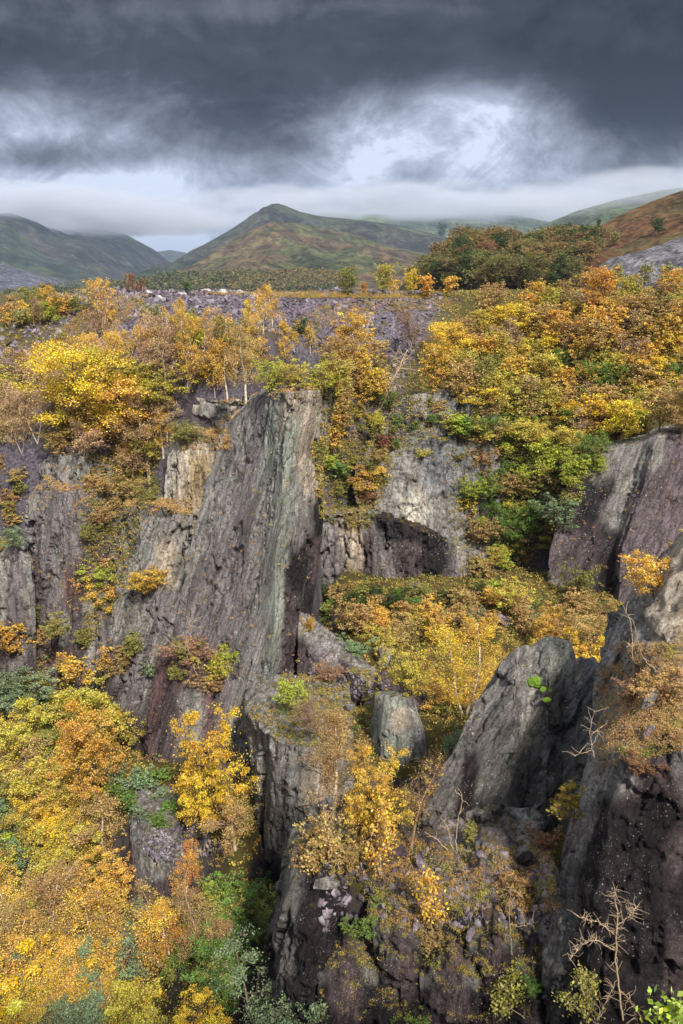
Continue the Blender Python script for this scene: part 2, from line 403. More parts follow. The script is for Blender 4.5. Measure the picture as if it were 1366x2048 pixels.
    if box:   # joint-bounded blocks: level beds and upright joints
        al = Q[:, 0]+.35*Q[:, 1]+.25*fine
        for k_, (bw, bh, ba) in enumerate(((1.9, 1.3, 1.), (.75, .6, .45))):
            iz = np.floor((Q[:, 2]+.12*al)/bh+.25*fine).astype(np.int64); ix = np.floor(al/bw+h3(iz, iz*0, iz*0, seed+5)*.9).astype(np.int64); iy = np.floor(Q[:, 1]/bw).astype(np.int64)*0
            D = D+box*ba*(h3(ix, iy, iz, seed+k_)-.6)
        D = np.minimum(D, box*.35)
    D = np.minimum(D, flat*amp*cs if not box else 9.)+.05*amp*cs*(grv+fine)
    side = 1-.55*np.clip(N[:, 2], 0, 1)
    V2 = V+N*(D*side)[:, None]
    V2[nv*npn:, 2] += .3*fine[nv*npn:]
    me.vertices.foreach_set('co', V2.astype(np.float32).ravel()); me.update()
    if parent is None: tag(o, label, cat, group); 
    SOLID.append(o)
    return o
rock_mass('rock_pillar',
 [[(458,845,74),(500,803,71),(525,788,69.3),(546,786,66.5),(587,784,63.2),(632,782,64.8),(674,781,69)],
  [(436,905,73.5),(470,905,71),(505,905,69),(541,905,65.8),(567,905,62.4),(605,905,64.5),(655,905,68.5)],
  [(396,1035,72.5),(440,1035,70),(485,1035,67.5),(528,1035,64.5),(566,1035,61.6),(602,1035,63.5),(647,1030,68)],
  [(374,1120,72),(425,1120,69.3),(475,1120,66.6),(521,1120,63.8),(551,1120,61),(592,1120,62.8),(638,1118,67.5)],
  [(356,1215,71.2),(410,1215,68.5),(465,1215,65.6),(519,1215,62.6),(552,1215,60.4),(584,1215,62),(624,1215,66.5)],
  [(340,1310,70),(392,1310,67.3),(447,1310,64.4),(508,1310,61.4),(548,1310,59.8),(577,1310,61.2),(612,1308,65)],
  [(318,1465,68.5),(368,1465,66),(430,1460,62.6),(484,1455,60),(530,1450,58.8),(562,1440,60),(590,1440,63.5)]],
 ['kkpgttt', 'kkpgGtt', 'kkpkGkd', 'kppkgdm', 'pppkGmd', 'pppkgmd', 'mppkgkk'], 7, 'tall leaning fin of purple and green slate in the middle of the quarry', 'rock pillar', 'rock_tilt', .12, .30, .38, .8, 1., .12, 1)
rock_mass('rock_slab', [[(312,1322,67),(345,1308,65),(392,1312,63.8),(428,1335,63.5)], [(296,1430,66),(335,1430,64),(385,1430,62.8),(425,1430,62.5)], [(276,1600,64),(330,1610,62.5),(380,1610,61.5),(425,1600,61.5)]],
 ['rrrr', 'rmkr', 'mmdm'], 4, 'dark red slab below the foot of the tall slate fin', 'rock slab', 'rock_tilt', .16, .2, .5, .6, seed=2)
rock_mass('rock_buttress', [[(340,885,81),(365,866,79.5),(398,866,79),(440,880,79.5)], [(332,950,80.5),(360,950,79),(400,950,78.5),(440,950,79)], [(322,1060,80),(355,1060,78.5),(395,1060,78),(440,1060,78)], [(318,1180,79.5),(352,1180,78),(395,1180,77.5),(440,1180,77.5)]],
 ['wtto', 'wtot', 'kttk', 'kktk'], 6, 'pale lichened buttress close left of the tall fin', 'rock buttress', 'rock', .16, .05, .6, .8, seed=3)
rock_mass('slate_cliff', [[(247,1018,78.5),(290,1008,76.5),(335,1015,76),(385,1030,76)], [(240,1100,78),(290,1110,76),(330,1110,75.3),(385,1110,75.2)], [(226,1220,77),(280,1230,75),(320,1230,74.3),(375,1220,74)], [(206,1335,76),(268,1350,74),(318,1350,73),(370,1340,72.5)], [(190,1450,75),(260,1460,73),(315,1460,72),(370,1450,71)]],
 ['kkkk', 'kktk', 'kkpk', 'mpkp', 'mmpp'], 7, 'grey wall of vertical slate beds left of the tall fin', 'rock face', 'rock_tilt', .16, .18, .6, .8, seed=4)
rock_mass('rock_crag', [[(330,794,88),(372,794,85.5),(420,800,84),(500,800,82)], [(330,850,87),(372,850,85),(420,850,83.5),(495,850,82)], [(330,960,86),(372,960,84),(420,960,82.5),(480,960,81)]],
 ['ktkw', 'tkkw', 'tttk'], 8, 'blocky tan crag under the birches behind the fin top', 'crag', 'rock', .16, 0, .35, .8, seed=5, box=.9)
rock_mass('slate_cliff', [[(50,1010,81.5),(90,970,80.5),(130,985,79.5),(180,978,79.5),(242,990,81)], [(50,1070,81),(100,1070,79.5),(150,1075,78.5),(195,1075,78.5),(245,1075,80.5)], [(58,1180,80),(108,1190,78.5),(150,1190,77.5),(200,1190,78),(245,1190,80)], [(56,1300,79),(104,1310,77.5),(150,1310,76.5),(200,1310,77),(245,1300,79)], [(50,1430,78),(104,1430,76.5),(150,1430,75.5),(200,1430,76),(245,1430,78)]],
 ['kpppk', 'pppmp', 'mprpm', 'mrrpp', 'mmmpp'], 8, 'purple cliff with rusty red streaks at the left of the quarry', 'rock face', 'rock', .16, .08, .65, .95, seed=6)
rock_mass('rock_crag', [[(78,930,86),(108,910,84.5),(160,912,84),(222,935,85)], [(80,980,85.5),(110,980,84),(160,980,83.5),(222,985,84.5)], [(80,1060,85),(110,1060,83.5),(160,1060,83),(222,1060,84)]],
 ['kkkk', 'pkkk', 'pppp'], 7, 'grey crag poking out under the yellow maple on the left', 'crag', 'rock', .16, 0, .6, 1., seed=7)
rock_mass('rock_spur', [[(118,1245,76),(150,1206,75),(188,1212,75.5)], [(118,1320,75),(150,1320,74),(192,1320,74.5)], [(110,1440,74),(150,1440,73),(192,1440,73.5)]],
 ['kmk', 'dmk', 'dmd'], 5, 'narrow dark spur at the foot of the purple left cliff', 'rock spur', 'rock', .16, .05, .5, .8, seed=8)
rock_mass('rock_spur', [[(-60,1130,80),(5,1118,78.5),(28,1098,78),(66,1118,78.5)], [(-60,1200,79),(5,1200,77.5),(28,1200,77),(70,1200,77.5)], [(-60,1330,78),(5,1330,76.5),(28,1330,76),(72,1330,76.5)]],
 ['kkpk', 'pkpk', 'mmpm'], 6, 'rounded purple spur at the left edge below the cliff', 'rock spur', 'rock', .16, 0, .55, .9, seed=9)
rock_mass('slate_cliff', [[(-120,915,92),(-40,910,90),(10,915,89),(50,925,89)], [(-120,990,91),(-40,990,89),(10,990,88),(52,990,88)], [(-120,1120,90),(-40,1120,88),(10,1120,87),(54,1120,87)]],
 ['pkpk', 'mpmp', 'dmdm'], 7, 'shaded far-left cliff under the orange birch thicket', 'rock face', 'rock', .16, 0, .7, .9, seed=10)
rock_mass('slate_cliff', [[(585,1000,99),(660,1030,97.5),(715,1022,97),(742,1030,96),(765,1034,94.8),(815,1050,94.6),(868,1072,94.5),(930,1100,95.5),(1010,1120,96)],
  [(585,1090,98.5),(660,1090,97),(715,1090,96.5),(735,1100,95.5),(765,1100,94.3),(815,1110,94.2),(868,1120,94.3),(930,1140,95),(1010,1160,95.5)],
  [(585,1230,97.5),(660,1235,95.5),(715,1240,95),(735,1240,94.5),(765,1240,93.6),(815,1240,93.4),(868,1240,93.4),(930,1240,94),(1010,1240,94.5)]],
 ['kkokdddkd', 'pptmpmdpm', 'pprmppmmm'], 6, 'purple back wall with a dark overhang behind the quarry floor', 'rock face', 'rock', .16, .05, .6, 1.1, seed=11, flat=.3)  # d tints along the top paint the dark under an overhang
rock_mass('slate_cliff', [[(705,930,101),(755,860,102),(800,795,103),(862,786,103),(930,786,103),(1000,800,104)],
  [(712,990,99.5),(765,950,100.5),(815,925,101),(870,915,101),(930,915,101),(1000,920,102)],
  [(725,1040,98.5),(775,1030,98.7),(828,1035,98.5),(880,1045,98.5),(940,1060,99),(1010,1060,100)],
  [(725,1130,98),(775,1130,98),(828,1130,97.5),(880,1130,97.5),(940,1130,98),(1010,1130,99)]],
 ['kkckbk', 'okkbbk', 'kkwkkk', 'mcckkk'], 6, 'pale weathered upper face below the fallen tree', 'rock face', 'rock', .16, .3, .5, .9, seed=12, box=.7)
rock_mass('rock_buttress', [[(1150,905,96),(1215,900,94.5),(1285,888,92),(1316,872,90),(1370,868,90.5),(1460,860,93)],
  [(1128,1000,94),(1190,1000,92.5),(1255,1000,91),(1276,1000,88.8),(1366,1000,89),(1460,1000,91)],
  [(1100,1100,92.5),(1165,1105,91),(1225,1100,89.5),(1244,1100,87.3),(1360,1100,87.5),(1460,1100,90)],
  [(1085,1240,91),(1155,1245,89.5),(1212,1245,88),(1232,1245,86),(1360,1245,86.3),(1460,1245,89)]],
 ['kkkkuu', 'mdkuuu', 'umduuu', 'kmduur'], 9, 'purple slate buttress with a smooth triangular slab at far right', 'rock buttress', 'rock_tilt', .16, .3, .34, .75, seed=13)
rock_mass('rock_slab', [[(596,1222,64),(650,1268,62.5),(705,1312,60.5),(764,1366,58.5)], [(596,1300,62),(648,1320,60.5),(700,1345,59),(762,1380,57.8)], [(590,1440,61),(640,1440,59.5),(700,1440,58),(766,1440,57)]],
 ['kkkk', 'mpmd', 'mmmm'], 2.2, 'slate slab slanting down to the right from the fin base', 'rock slab', 'rock_tilt', .16, -.9, .4, .7, seed=14, shrink=.05)
rock_mass('boulder', [[(722,1392,57),(760,1362,56),(812,1358,56),(852,1388,56.5)], [(722,1420,56),(760,1420,54.8),(812,1420,54.8),(866,1420,55.5)], [(722,1500,56),(760,1500,54.5),(812,1500,54.5),(866,1500,55)]],
 ['kmmm', 'kmmm', 'kmmm'], 2.6, 'broad dark domed boulder behind the green block', 'boulder', 'rock', .16, 0, .35, .6, seed=15)
rock_mass('rock_block', [[(750,1394,50),(772,1390,49.2),(800,1392,49),(826,1396,49.8)], [(746,1432,50.6),(766,1432,49),(800,1432,48.5),(835,1435,49.3)], [(738,1480,50.4),(760,1484,48.7),(802,1488,48),(850,1480,49)], [(735,1560,50.2),(758,1560,48.5),(805,1560,47.8),(856,1560,48.8)]],
 ['gggk', 'ggtk', 'gggk', 'gggk'], 1.8, 'squared green-grey slate block standing in the saddle', 'rock block', 'rock', .12, -.1, .14, .8, seed=16, shrink=.02, drop=.55, box=.12)
rock_mass('rock_block', [[(490,1424,56),(515,1450,52),(556,1484,49.5),(620,1500,47.5),(710,1525,46)], [(500,1520,54),(528,1540,50.5),(566,1560,48.3),(632,1580,46.5),(712,1600,45.5)], [(512,1630,52.5),(538,1650,49.5),(576,1660,47.5),(640,1660,45.7),(720,1660,45)], [(520,1790,51),(548,1800,48.5),(590,1800,47),(655,1790,45.2),(725,1780,44.5)]],
 ['kkkkk', 'kkktk', 'ckckk', 'ddckk'], 11, 'flat topped grey block with sheer sides left of the birch saplings', 'rock block', 'rock', .16, .08, .45, .6, seed=17, captint='k', shrink=.1)
rock_mass('rock_slab', [[(912,1500,38.2),(936,1440,38),(958,1392,38.8),(1000,1328,39.2),(1034,1296,39),(1066,1290,40),(1100,1272,39.4),(1140,1284,39.6),(1150,1318,39.2),(1186,1318,38.6),(1232,1352,37)],
  [(886,1535,37.2),(915,1495,37),(950,1462,37.8),(990,1420,37.7),(1030,1398,37.2),(1064,1392,38.2),(1098,1380,37.4),(1128,1384,38),(1150,1400,37.7),(1184,1410,37.6),(1236,1440,35.4)],
  [(856,1600,36.2),(892,1580,36),(935,1560,36.6),(975,1545,36.4),(1020,1540,35.9),(1060,1540,36.8),(1094,1536,36),(1126,1540,36.4),(1154,1545,35.8),(1188,1550,35.6),(1236,1565,33.5)],
  [(828,1700,35.2),(868,1705,34.8),(915,1712,35.2),(960,1718,34.8),(1010,1722,34.3),(1050,1725,34.8),(1086,1728,34),(1122,1730,34.2),(1156,1732,33.2),(1190,1736,33.2),(1236,1742,31.6)],
  [(815,1790,34.6),(862,1790,34.2),(912,1790,34.5),(958,1790,34.2),(1008,1790,33.8),(1048,1790,34.2),(1084,1790,33.5),(1120,1790,33.6),(1156,1790,32.7),(1190,1790,32.7),(1236,1790,31)]],
 ['kkkkkkggkbb', 'kcccckccbbb', 'ccdccccccbk', 'cccccdcccck', 'dccdcccdccm'], 3.5, 'big grey rounded slab speckled with white lichen right of centre', 'rock slab', 'rock_near', .12, .55, .34, 1.1, .8, .15, seed=18, flat=.3, drop=1.9)
rock_mass('rock_outcrop', [[(1190,1350,34.5),(1232,1290,34),(1270,1238,33.5),(1318,1188,32.5),(1390,1105,32.5),(1500,1050,33)],
  [(1196,1420,34),(1240,1350,32.5),(1282,1320,31),(1325,1310,29.8),(1400,1300,29.3),(1500,1300,29.3)],
  [(1190,1520,32.5),(1240,1480,29.5),(1285,1470,27.8),(1335,1470,26.8),(1400,1460,26.3),(1500,1460,26.3)],
  [(1180,1720,31.5),(1240,1700,28.5),(1285,1700,27.3),(1335,1700,26.3),(1400,1700,26),(1500,1700,26)]],
 ['kkkttt', 'kkktoo', 'kpkpkk', 'kdkdkk'], 6, 'stepped outcrop with a pale lichened face on the right edge', 'outcrop', 'rock_near', .12, .3, .3, .8, .8, seed=19, box=0.6)
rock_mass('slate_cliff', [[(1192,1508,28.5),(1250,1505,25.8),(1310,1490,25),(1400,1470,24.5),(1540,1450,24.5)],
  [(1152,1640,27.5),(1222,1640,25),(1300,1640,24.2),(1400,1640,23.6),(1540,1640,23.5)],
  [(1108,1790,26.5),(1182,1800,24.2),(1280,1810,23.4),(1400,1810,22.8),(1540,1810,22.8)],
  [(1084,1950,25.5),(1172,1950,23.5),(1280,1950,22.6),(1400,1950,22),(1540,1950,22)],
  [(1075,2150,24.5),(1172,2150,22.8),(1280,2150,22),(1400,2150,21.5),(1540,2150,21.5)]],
 ['kkmkk', 'kddmd', 'cdddd', 'cddmd', 'ddddd'], 7, 'black wet cliff with shade in its tint filling the lower right corner', 'rock face', 'rock_dark', .11, .08, .38, .6, .8, seed=20, box=.42)  # d rows: wet black rock plus shade put into the tint
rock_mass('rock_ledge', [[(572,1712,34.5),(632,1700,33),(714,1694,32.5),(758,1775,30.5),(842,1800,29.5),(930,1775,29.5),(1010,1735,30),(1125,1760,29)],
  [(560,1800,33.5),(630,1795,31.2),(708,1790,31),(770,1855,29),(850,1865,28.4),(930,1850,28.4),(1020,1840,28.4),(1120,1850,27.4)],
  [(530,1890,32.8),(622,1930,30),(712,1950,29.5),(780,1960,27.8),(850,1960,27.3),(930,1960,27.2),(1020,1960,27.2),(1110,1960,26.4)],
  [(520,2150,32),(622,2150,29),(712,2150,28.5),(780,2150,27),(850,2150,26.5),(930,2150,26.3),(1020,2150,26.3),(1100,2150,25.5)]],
 ['ckcmmpck', 'cdddddmc', 'dddddddm', 'dddddddd'], 5, 'broken dark ledge wall below the small saplings at the bottom', 'rock ledge', 'rock_dark', .12, .05, .25, .6, .8, seed=21, box=0.95)  # near-black d rows paint overhang shade over wet slate
rock_mass('rock_spur', [[(588,1762,30.4),(640,1768,29.6),(690,1790,29.6)], [(560,1850,30.2),(618,1860,28.8),(690,1880,29)], [(520,2150,29),(610,2150,27.5),(690,2150,28)]],
 ['cdd', 'cdd', 'ddd'], 4, 'dark upright spur at the left end of the bottom ledge wall', 'rock spur', 'rock_dark', .12, .15, .4, .9, .8, seed=22, box=0.5)
rock_mass('rock_outcrop', [[(905,1768,30.2),(955,1722,30),(1000,1735,29.4),(1050,1790,28.6),(1110,1780,28)], [(890,1850,29),(950,1850,28.3),(1010,1850,27.8),(1060,1870,27.2),(1105,1870,27)], [(880,1990,28.2),(950,1990,27.4),(1010,1990,27),(1060,1990,26.4),(1100,1990,26.2)]],
 ['kppdk', 'dmdpk', 'ddddd'], 3, 'jumbled purple outcrop between the ledge and the black cliff', 'outcrop', 'rock_dark', .11, .1, .25, .7, .7, seed=23, box=0.8)
# dry-laid slate embankment in the left valley
rock_mass('slate_wall', [[(262,1690,50),(282,1700,48),(300,1706,47.2),(372,1722,46.5)], [(262,1740,49),(282,1760,47.2),(304,1770,46.4),(372,1780,46)], [(230,1840,48),(272,1850,46.4),(310,1860,45.6),(372,1860,45.4)]],
 ['pkkk', 'mpmm', 'ddmm'], 9, 'dry-laid slate embankment among the trees at lower left', 'slate wall', 'rock', .12, -.6, .3, .9, .7, seed=24, captint='k')

for rows_, lab_ in (
 ([[(640,1948,28.4),(700,1935,27.6),(752,1950,27.6)], [(640,1990,28.2),(700,1990,27.3),(752,1990,27.3)], [(630,2110,27.6),(700,2110,26.7),(756,2110,26.8)]], 'low dark block at the left foot of the ledge wall'),
 ([[(742,1868,28.3),(800,1862,27.5),(846,1880,27.6)], [(742,1920,28),(800,1920,27.2),(848,1920,27.3)], [(740,2110,27.2),(800,2110,26.3),(852,2110,26.5)]], 'reddish dark block standing forward in the ledge wall'),
 ([[(838,1955,27.3),(900,1940,26.3),(962,1965,26.4)], [(836,2000,27),(900,2000,26),(964,2000,26.1)], [(832,2110,26.6),(900,2110,25.5),(968,2110,25.7)]], 'broad low block in the middle of the ledge wall'),
 ([[(930,1880,27.5),(985,1862,26.8),(1030,1885,26.9)], [(930,1930,27.2),(985,1930,26.4),(1032,1930,26.6)], [(926,2110,26.6),(985,2110,25.6),(1036,2110,25.8)]], 'square dark block beside the pale pointed slab'),
 ([[(1020,1940,26.4),(1062,1925,25.8),(1100,1940,25.8)], [(1018,1990,26.2),(1062,1990,25.5),(1102,1990,25.5)], [(1014,2110,25.6),(1062,2110,24.8),(1106,2110,24.9)]], 'dark block wedged against the black cliff')):
    rock_mass('rock_block', rows_, ['cmc', 'dmd', 'ddd'], 2.4, lab_, 'rock block', 'rock_dark', .11, .05, .12, .6, .6, shrink=.02, drop=.15, seed=len(lab_), box=0.6)
# ------------------------------------------------------------ hills and mountains
def hill_mat(name, stops, scale, crag=.5):
    m, n, b = newmat(name, .95, .1)
    tcn = n.nodes.new('ShaderNodeTexCoord'); ob = tcn.outputs['Object']; x, y, z = sep(n, ob)
    f = noise(n, ob, scale, 8, .66, .6)
    col = ramp(n, f, stops)
    ge = n.nodes.new('ShaderNodeNewGeometry'); nz = sep(n, ge.outputs['Normal'])[2]
    rk = ramp(n, noise(n, ob, scale*9, 8, .75), [(.35, (.035, .035, .035)), (.6, (.13, .125, .12))])
    col = mix(n, ((nz*-1+noise(n, ob, scale*5, 6, .7)*.5).ss(-.62, -.40))*crag, col, rk)
    kk = (noise(n, ob, scale*14, 7, .8).ss(.3, .7)*1.0+.35)*(noise(n, ob, scale*3.5, 5, .7).ss(.35, .62)*.8+.5)
    col = mix(n, 1., col, comb(n, kk, kk, kk), 'MULTIPLY')
    n.links.new(col, b.inputs['Base Color'])
    bump(n, b, noise(n, ob, scale*10, 8, .75), 1., .05/scale)
    return m
def hill(name, sil, Yr, front, back, mat, base=-25, nx=220, ny=90, rough=1., seed=0, pw=1.3, label=None, gul=1.):
    sil = np.array(sil, float)
    pts = np.array([P(a, b_, Yr) for a, b_ in sil])
    xs = np.linspace(pts[0, 0], pts[-1, 0], nx); rz = np.interp(xs, pts[:, 0], pts[:, 2])
    ys = np.concatenate([np.linspace(Yr-front, Yr, int(ny*.75), endpoint=False), np.linspace(Yr, Yr+back, int(ny*.25))])
    Xg, Yg = np.meshgrid(xs, ys)
    t_ = np.where(Yg < Yr, (Yr-Yg)/front, (Yg-Yr)/back)
    S = front
    p = np.stack([Xg, Yg, 0*Xg], -1).reshape(-1, 3)/S
    n0 = fbm(p*5, 6, seed).reshape(Xg.shape); wx = fbm(p*3+9, 3, seed+5).reshape(Xg.shape)
    # spurs and gullies run down the slope
    g = fbm(np.stack([(Xg/S*9+wx*1.6), Yg/S*1.8, 0*Xg], -1).reshape(-1, 3), 5, seed+11, .55).reshape(Xg.shape)
    ridge = 1-np.abs(g)*2
    tt = np.clip(t_+wx*.10*np.sin(np.pi*np.clip(t_, 0, 1)), 0, 1)
    H = (1-tt)**pw
    ht = rz[None, :]-base
    Z = base+ht*H+(ridge*.17*gul+n0*.18)*rough*ht*np.clip(np.sin(np.pi*np.clip(t_, 0, 1)), 0, 1)+n0*.014*ht*rough
    Z = np.where(t_ >= .999, base-30, Z)
    o = mesh(name, np.stack([Xg, Yg, Z], -1).reshape(-1, 3), gridfaces(len(ys), nx), mat, smooth=True)
    tag(o, label, None, None, 'structure'); return o
GRN, BRN, RST = (.085, .10, .030), (.12, .078, .032), (.13, .062, .035)
M['hillA'] = hill_mat('moor_far', [(.33, (.035, .042, .026)), (.46, (.062, .078, .036)), (.56, (.066, .056, .040)), (.64, (.085, .105, .048))], .0016, .7)
M['hillB'] = hill_mat('moor_mid', [(.34, (.06, .068, .03)), (.45, (.11, .12, .045)), (.53, (.12, .078, .045)), (.60, (.13, .105, .05)), (.68, (.13, .16, .055))], .003, .6)
M['hillC'] = hill_mat('heath_near', [(.36, (.075, .05, .022)), (.48, (.13, .062, .03)), (.58, (.12, .085, .035)), (.68, (.06, .07, .03))], .012, .35)
M['hillG'] = hill_mat('moor_green', [(.34, (.07, .09, .03)), (.5, (.12, .15, .05)), (.66, (.16, .18, .08))], .002, .4)
hill('mountain', [(150,560),(230,530),(300,505),(340,500),(365,504),(400,512),(480,560)], 9000, 2500, 1500, M['hillA'], label='pale far ridge at the end of the valley', seed=31)
hill('mountain', [(-700,380),(-300,400),(-100,430),(0,440),(40,448),(110,470),(180,455),(250,468),(285,487),(310,510),(350,548),(390,580)], 5200, 2600, 1800, M['hillA'], label='dark mountain side on the left with its top in cloud', seed=32, pw=1.0)
hill('mountain', [(-600,400),(-200,420),(-60,430),(20,425),(75,445),(110,470),(150,500),(210,530),(270,560)], 4000, 1700, 1500, M['hillA'], label='nearer left mountain shoulder running down to the slate tips', seed=33, pw=1.0)
hill('mountain', [(560,480),(640,425),(720,428),(850,432),(950,430),(1040,430),(1090,442),(1180,470),(1300,510),(1500,560)], 6000, 2400, 1800, M['hillG'], label='long cloud-topped ridge behind the pointed mountain', seed=34, rough=.55, pw=1.1)
hill('mountain', [(940,560),(1010,490),(1060,465),(1110,440),(1160,420),(1230,400),(1330,380),(1500,360)], 3300, 1300, 1200, M['hillG'], label='pale green hill in cloud behind the wooded knoll', seed=35, rough=.8)
hill('mountain', [(240,590),(300,562),(345,538),(385,505),(420,484),(455,463),(480,447),(505,430),(526,416),(543,407),(556,406),(575,412),(600,423),(640,432),(720,440),(790,450),(870,468),(940,490),(1000,515),(1100,555)], 3800, 1300, 1500, M['hillA'], label='pointed mountain rising in the centre of the skyline', seed=36, nx=320, ny=140, pw=.95, rough=.75)
hill('hillside', [(300,590),(380,560),(430,528),(500,480),(545,455),(590,445),(640,455),(700,472),(770,490),(840,505),(900,525),(1000,545),(1150,560)], 2700, 1250, 900, M['hillB'], label='brown and green moorland spur below the pointed mountain', seed=37, nx=320, ny=140, pw=.85, rough=.9)
hill('slate_tip', [(-500,480),(-200,520),(-60,530),(10,528),(60,545),(120,562),(200,580),(260,590)], 2600, 700, 500, hill_mat('blue_slate', [(.3, (.06, .062, .075)), (.6, (.14, .14, .165))], .006, .5), label='blue grey slate terraces at the far left', seed=38)
hill('hillside', [(780,600),(815,565),(835,545),(880,515),(915,497),(955,487),(985,500),(1040,505),(1100,490),(1180,500),(1300,520),(1500,530)], 420, 190, 120, M['hillC'], base=-12, label='wooded knoll beyond the plateau', seed=39, pw=.9, rough=.5)
hill('hillside', [(1000,560),(1080,500),(1130,478),(1180,462),(1235,432),(1300,404),(1366,381),(1450,350),(1600,320)], 560, 230, 300, M['hillC'], base=-12, label='rust brown heather hill rising to the right edge', seed=40, pw=.85, rough=.5)
tipR = hill('slate_tip', [(1130,600),(1165,562),(1190,535),(1230,515),(1290,500),(1340,482),(1420,455),(1560,430)], 330, 80, 90, hill_mat('grey_slate_tip', [(.3, (.05, .05, .056)), (.5, (.15, .145, .16)), (.7, (.24, .235, .25))], .05, .3), base=-10, label='fan of grey slate waste on the right hill', seed=41, pw=.7, rough=.7)
# ------------------------------------------------------------ low cloud on the summits (hill fog) and valley haze
def fog(c, r, dens, label, seed):
    bpy_mesh = bpy.data.meshes.new('hill_fog')
    import bmesh
    bm = bmesh.new(); bmesh.ops.create_icosphere(bm, subdivisions=3, radius=1.0); bm.to_mesh(bpy_mesh); bm.free()
    o = bpy.data.objects.new('hill_fog', bpy_mesh); COL.objects.link(o); o.location = c; o.scale = r
    m = bpy.data.materials.new('fog'); m.use_nodes = True; n = m.node_tree; n.nodes.clear()
    tcn = n.nodes.new('ShaderNodeTexCoord'); x, y, z = sep(n, tcn.outputs['Object'])
    rr = (x*x+y*y+z*z).pow(.5)
    ns = noise(n, comb(n, x*(r[0]/900.)+seed, y*2, z*(r[2]/260.)), 2.2, 6, .62)
    d = (rr*-1+1+(ns-.5)*2.6).ss(.05, .75)*dens*rr.ss(1., .75)*(ns.ss(.40, .60)*.95+.05)
    pv = n.nodes.new('ShaderNodeVolumePrincipled'); pv.inputs['Color'].default_value = (.80, .85, .95, 1); n.links.new(d.k, pv.inputs['Density'])
    om = n.nodes.new('ShaderNodeOutputMaterial'); n.links.new(pv.outputs[0], om.inputs['Volume'])
    bpy_mesh.materials.append(m)
    tag(o, label, None, None, 'stuff')
FOGS = [(P(40, 425, 4300), (1500, 1000, 135), .007, 'low cloud lying on the left mountain', 1.),
        (P(225, 440, 5300), (900, 1000, 110), .009, 'low cloud over the left valley head', 5.),
        (P(800, 412, 5600), (1700, 1200, 135), .004, 'low cloud along the long ridge', 9.),
        (P(1030, 415, 5600), (1100, 1000, 120), .0035, 'low cloud at the right end of the ridge', 12.),
        (P(1270, 395, 3300), (620, 800, 100), .004, 'low cloud on the pale green hill', 15.),
        (P(560, 395, 3900), (260, 400, 50), .006, 'wisp of cloud on the pointed summit', 18.)]
sc.cycles.volume_step_rate = .5
for f_ in FOGS: fog(*f_)
hz = bpy.data.meshes.new('haze')
hv = [(a, b_, c) for a in (-17000, 17000) for b_ in (-700, 21500) for c in (-110, 470)]
hz.from_pydata(hv, [], [(0, 1, 3, 2), (4, 6, 7, 5), (0, 4, 5, 1), (2, 3, 7, 6), (0, 2, 6, 4), (1, 5, 7, 3)])
ho = bpy.data.objects.new('haze', hz); COL.objects.link(ho)
hm = bpy.data.materials.new('haze_air'); hm.use_nodes = True; n = hm.node_tree; n.nodes.clear()
pv = n.nodes.new('ShaderNodeVolumePrincipled'); pv.inputs['Color'].default_value = (.38, .50, .73, 1); pv.inputs['Density'].default_value = 7e-5
om = n.nodes.new('ShaderNodeOutputMaterial'); n.links.new(pv.outputs[0], om.inputs['Volume'])
hz.materials.append(hm); tag(ho, 'thin blue haze filling the valley', None, None, 'stuff')
# ------------------------------------------------------------ what stands where: rays on the real ground and rock
def bvh_of(objs):
    Vs, Fs, off = [], [], 0
    for o in objs:
        me = o.data; v_ = np.zeros(len(me.vertices)*3, np.float32); me.vertices.foreach_get('co', v_)
        f_ = np.zeros(len(me.loops), np.int32); me.loops.foreach_get('vertex_index', f_)
        Vs.append(v_.reshape(-1, 3)); Fs.append(f_.reshape(-1, 4)+off); off += len(me.vertices)
    return BVHTree.FromPolygons(np.concatenate(Vs).tolist(), np.concatenate(Fs).tolist())
HILLS = [o for o in COL.objects if o.name.split('.')[0] in ('hillside', 'slate_tip')]
BV = bvh_of(SOLID); BVG = bvh_of([ground]); BVH_ = bvh_of(SOLID+HILLS)
def ray(px, py, tree=None):
    d = Vector(P(px, py, 1.)).normalized()
    q = (tree or BV).ray_cast(Vector((0, 0, 0)), d)
    return (q[0], q[1]) if q[0] is not None else (None, None)
def drop(x, y, z=60, tree=None):
    q = (tree or BV).ray_cast(Vector((x, y, z)), Vector((0, 0, -1)))
    return (q[0], q[1]) if q[0] is not None else (None, None)
# ------------------------------------------------------------ plant meshes
def tubes(paths, rad, sides=3):
    V, Fq, off = [], [], 0
    for p, r in zip(paths, rad):
        p = np.asarray(p, float); r = np.asarray(r, float)
        if r.ndim == 0: r = np.full(len(p), float(r))
        t_ = np.gradient(p, axis=0); t_ /= np.linalg.norm(t_, axis=1, keepdims=True)+1e-9
        a = np.cross(t_, np.array((.3, .9, .31))); a /= np.linalg.norm(a, axis=1, keepdims=True)+1e-9
        b_ = np.cross(t_, a)
        an = np.arange(sides)*2*np.pi/sides
        ring = p[:, None]+r[:, None, None]*(a[:, None]*np.cos(an)[None, :, None]+b_[:, None]*np.sin(an)[None, :, None])
        V.append(ring.reshape(-1, 3)); m = len(p); i = np.arange(m*sides).reshape(m, sides)+off; j = np.roll(i, -1, 1)
        Fq.append(np.stack([i[:-1], j[:-1], j[1:], i[1:]], -1).reshape(-1, 4)); off += m*sides
    return np.concatenate(V), np.concatenate(Fq)
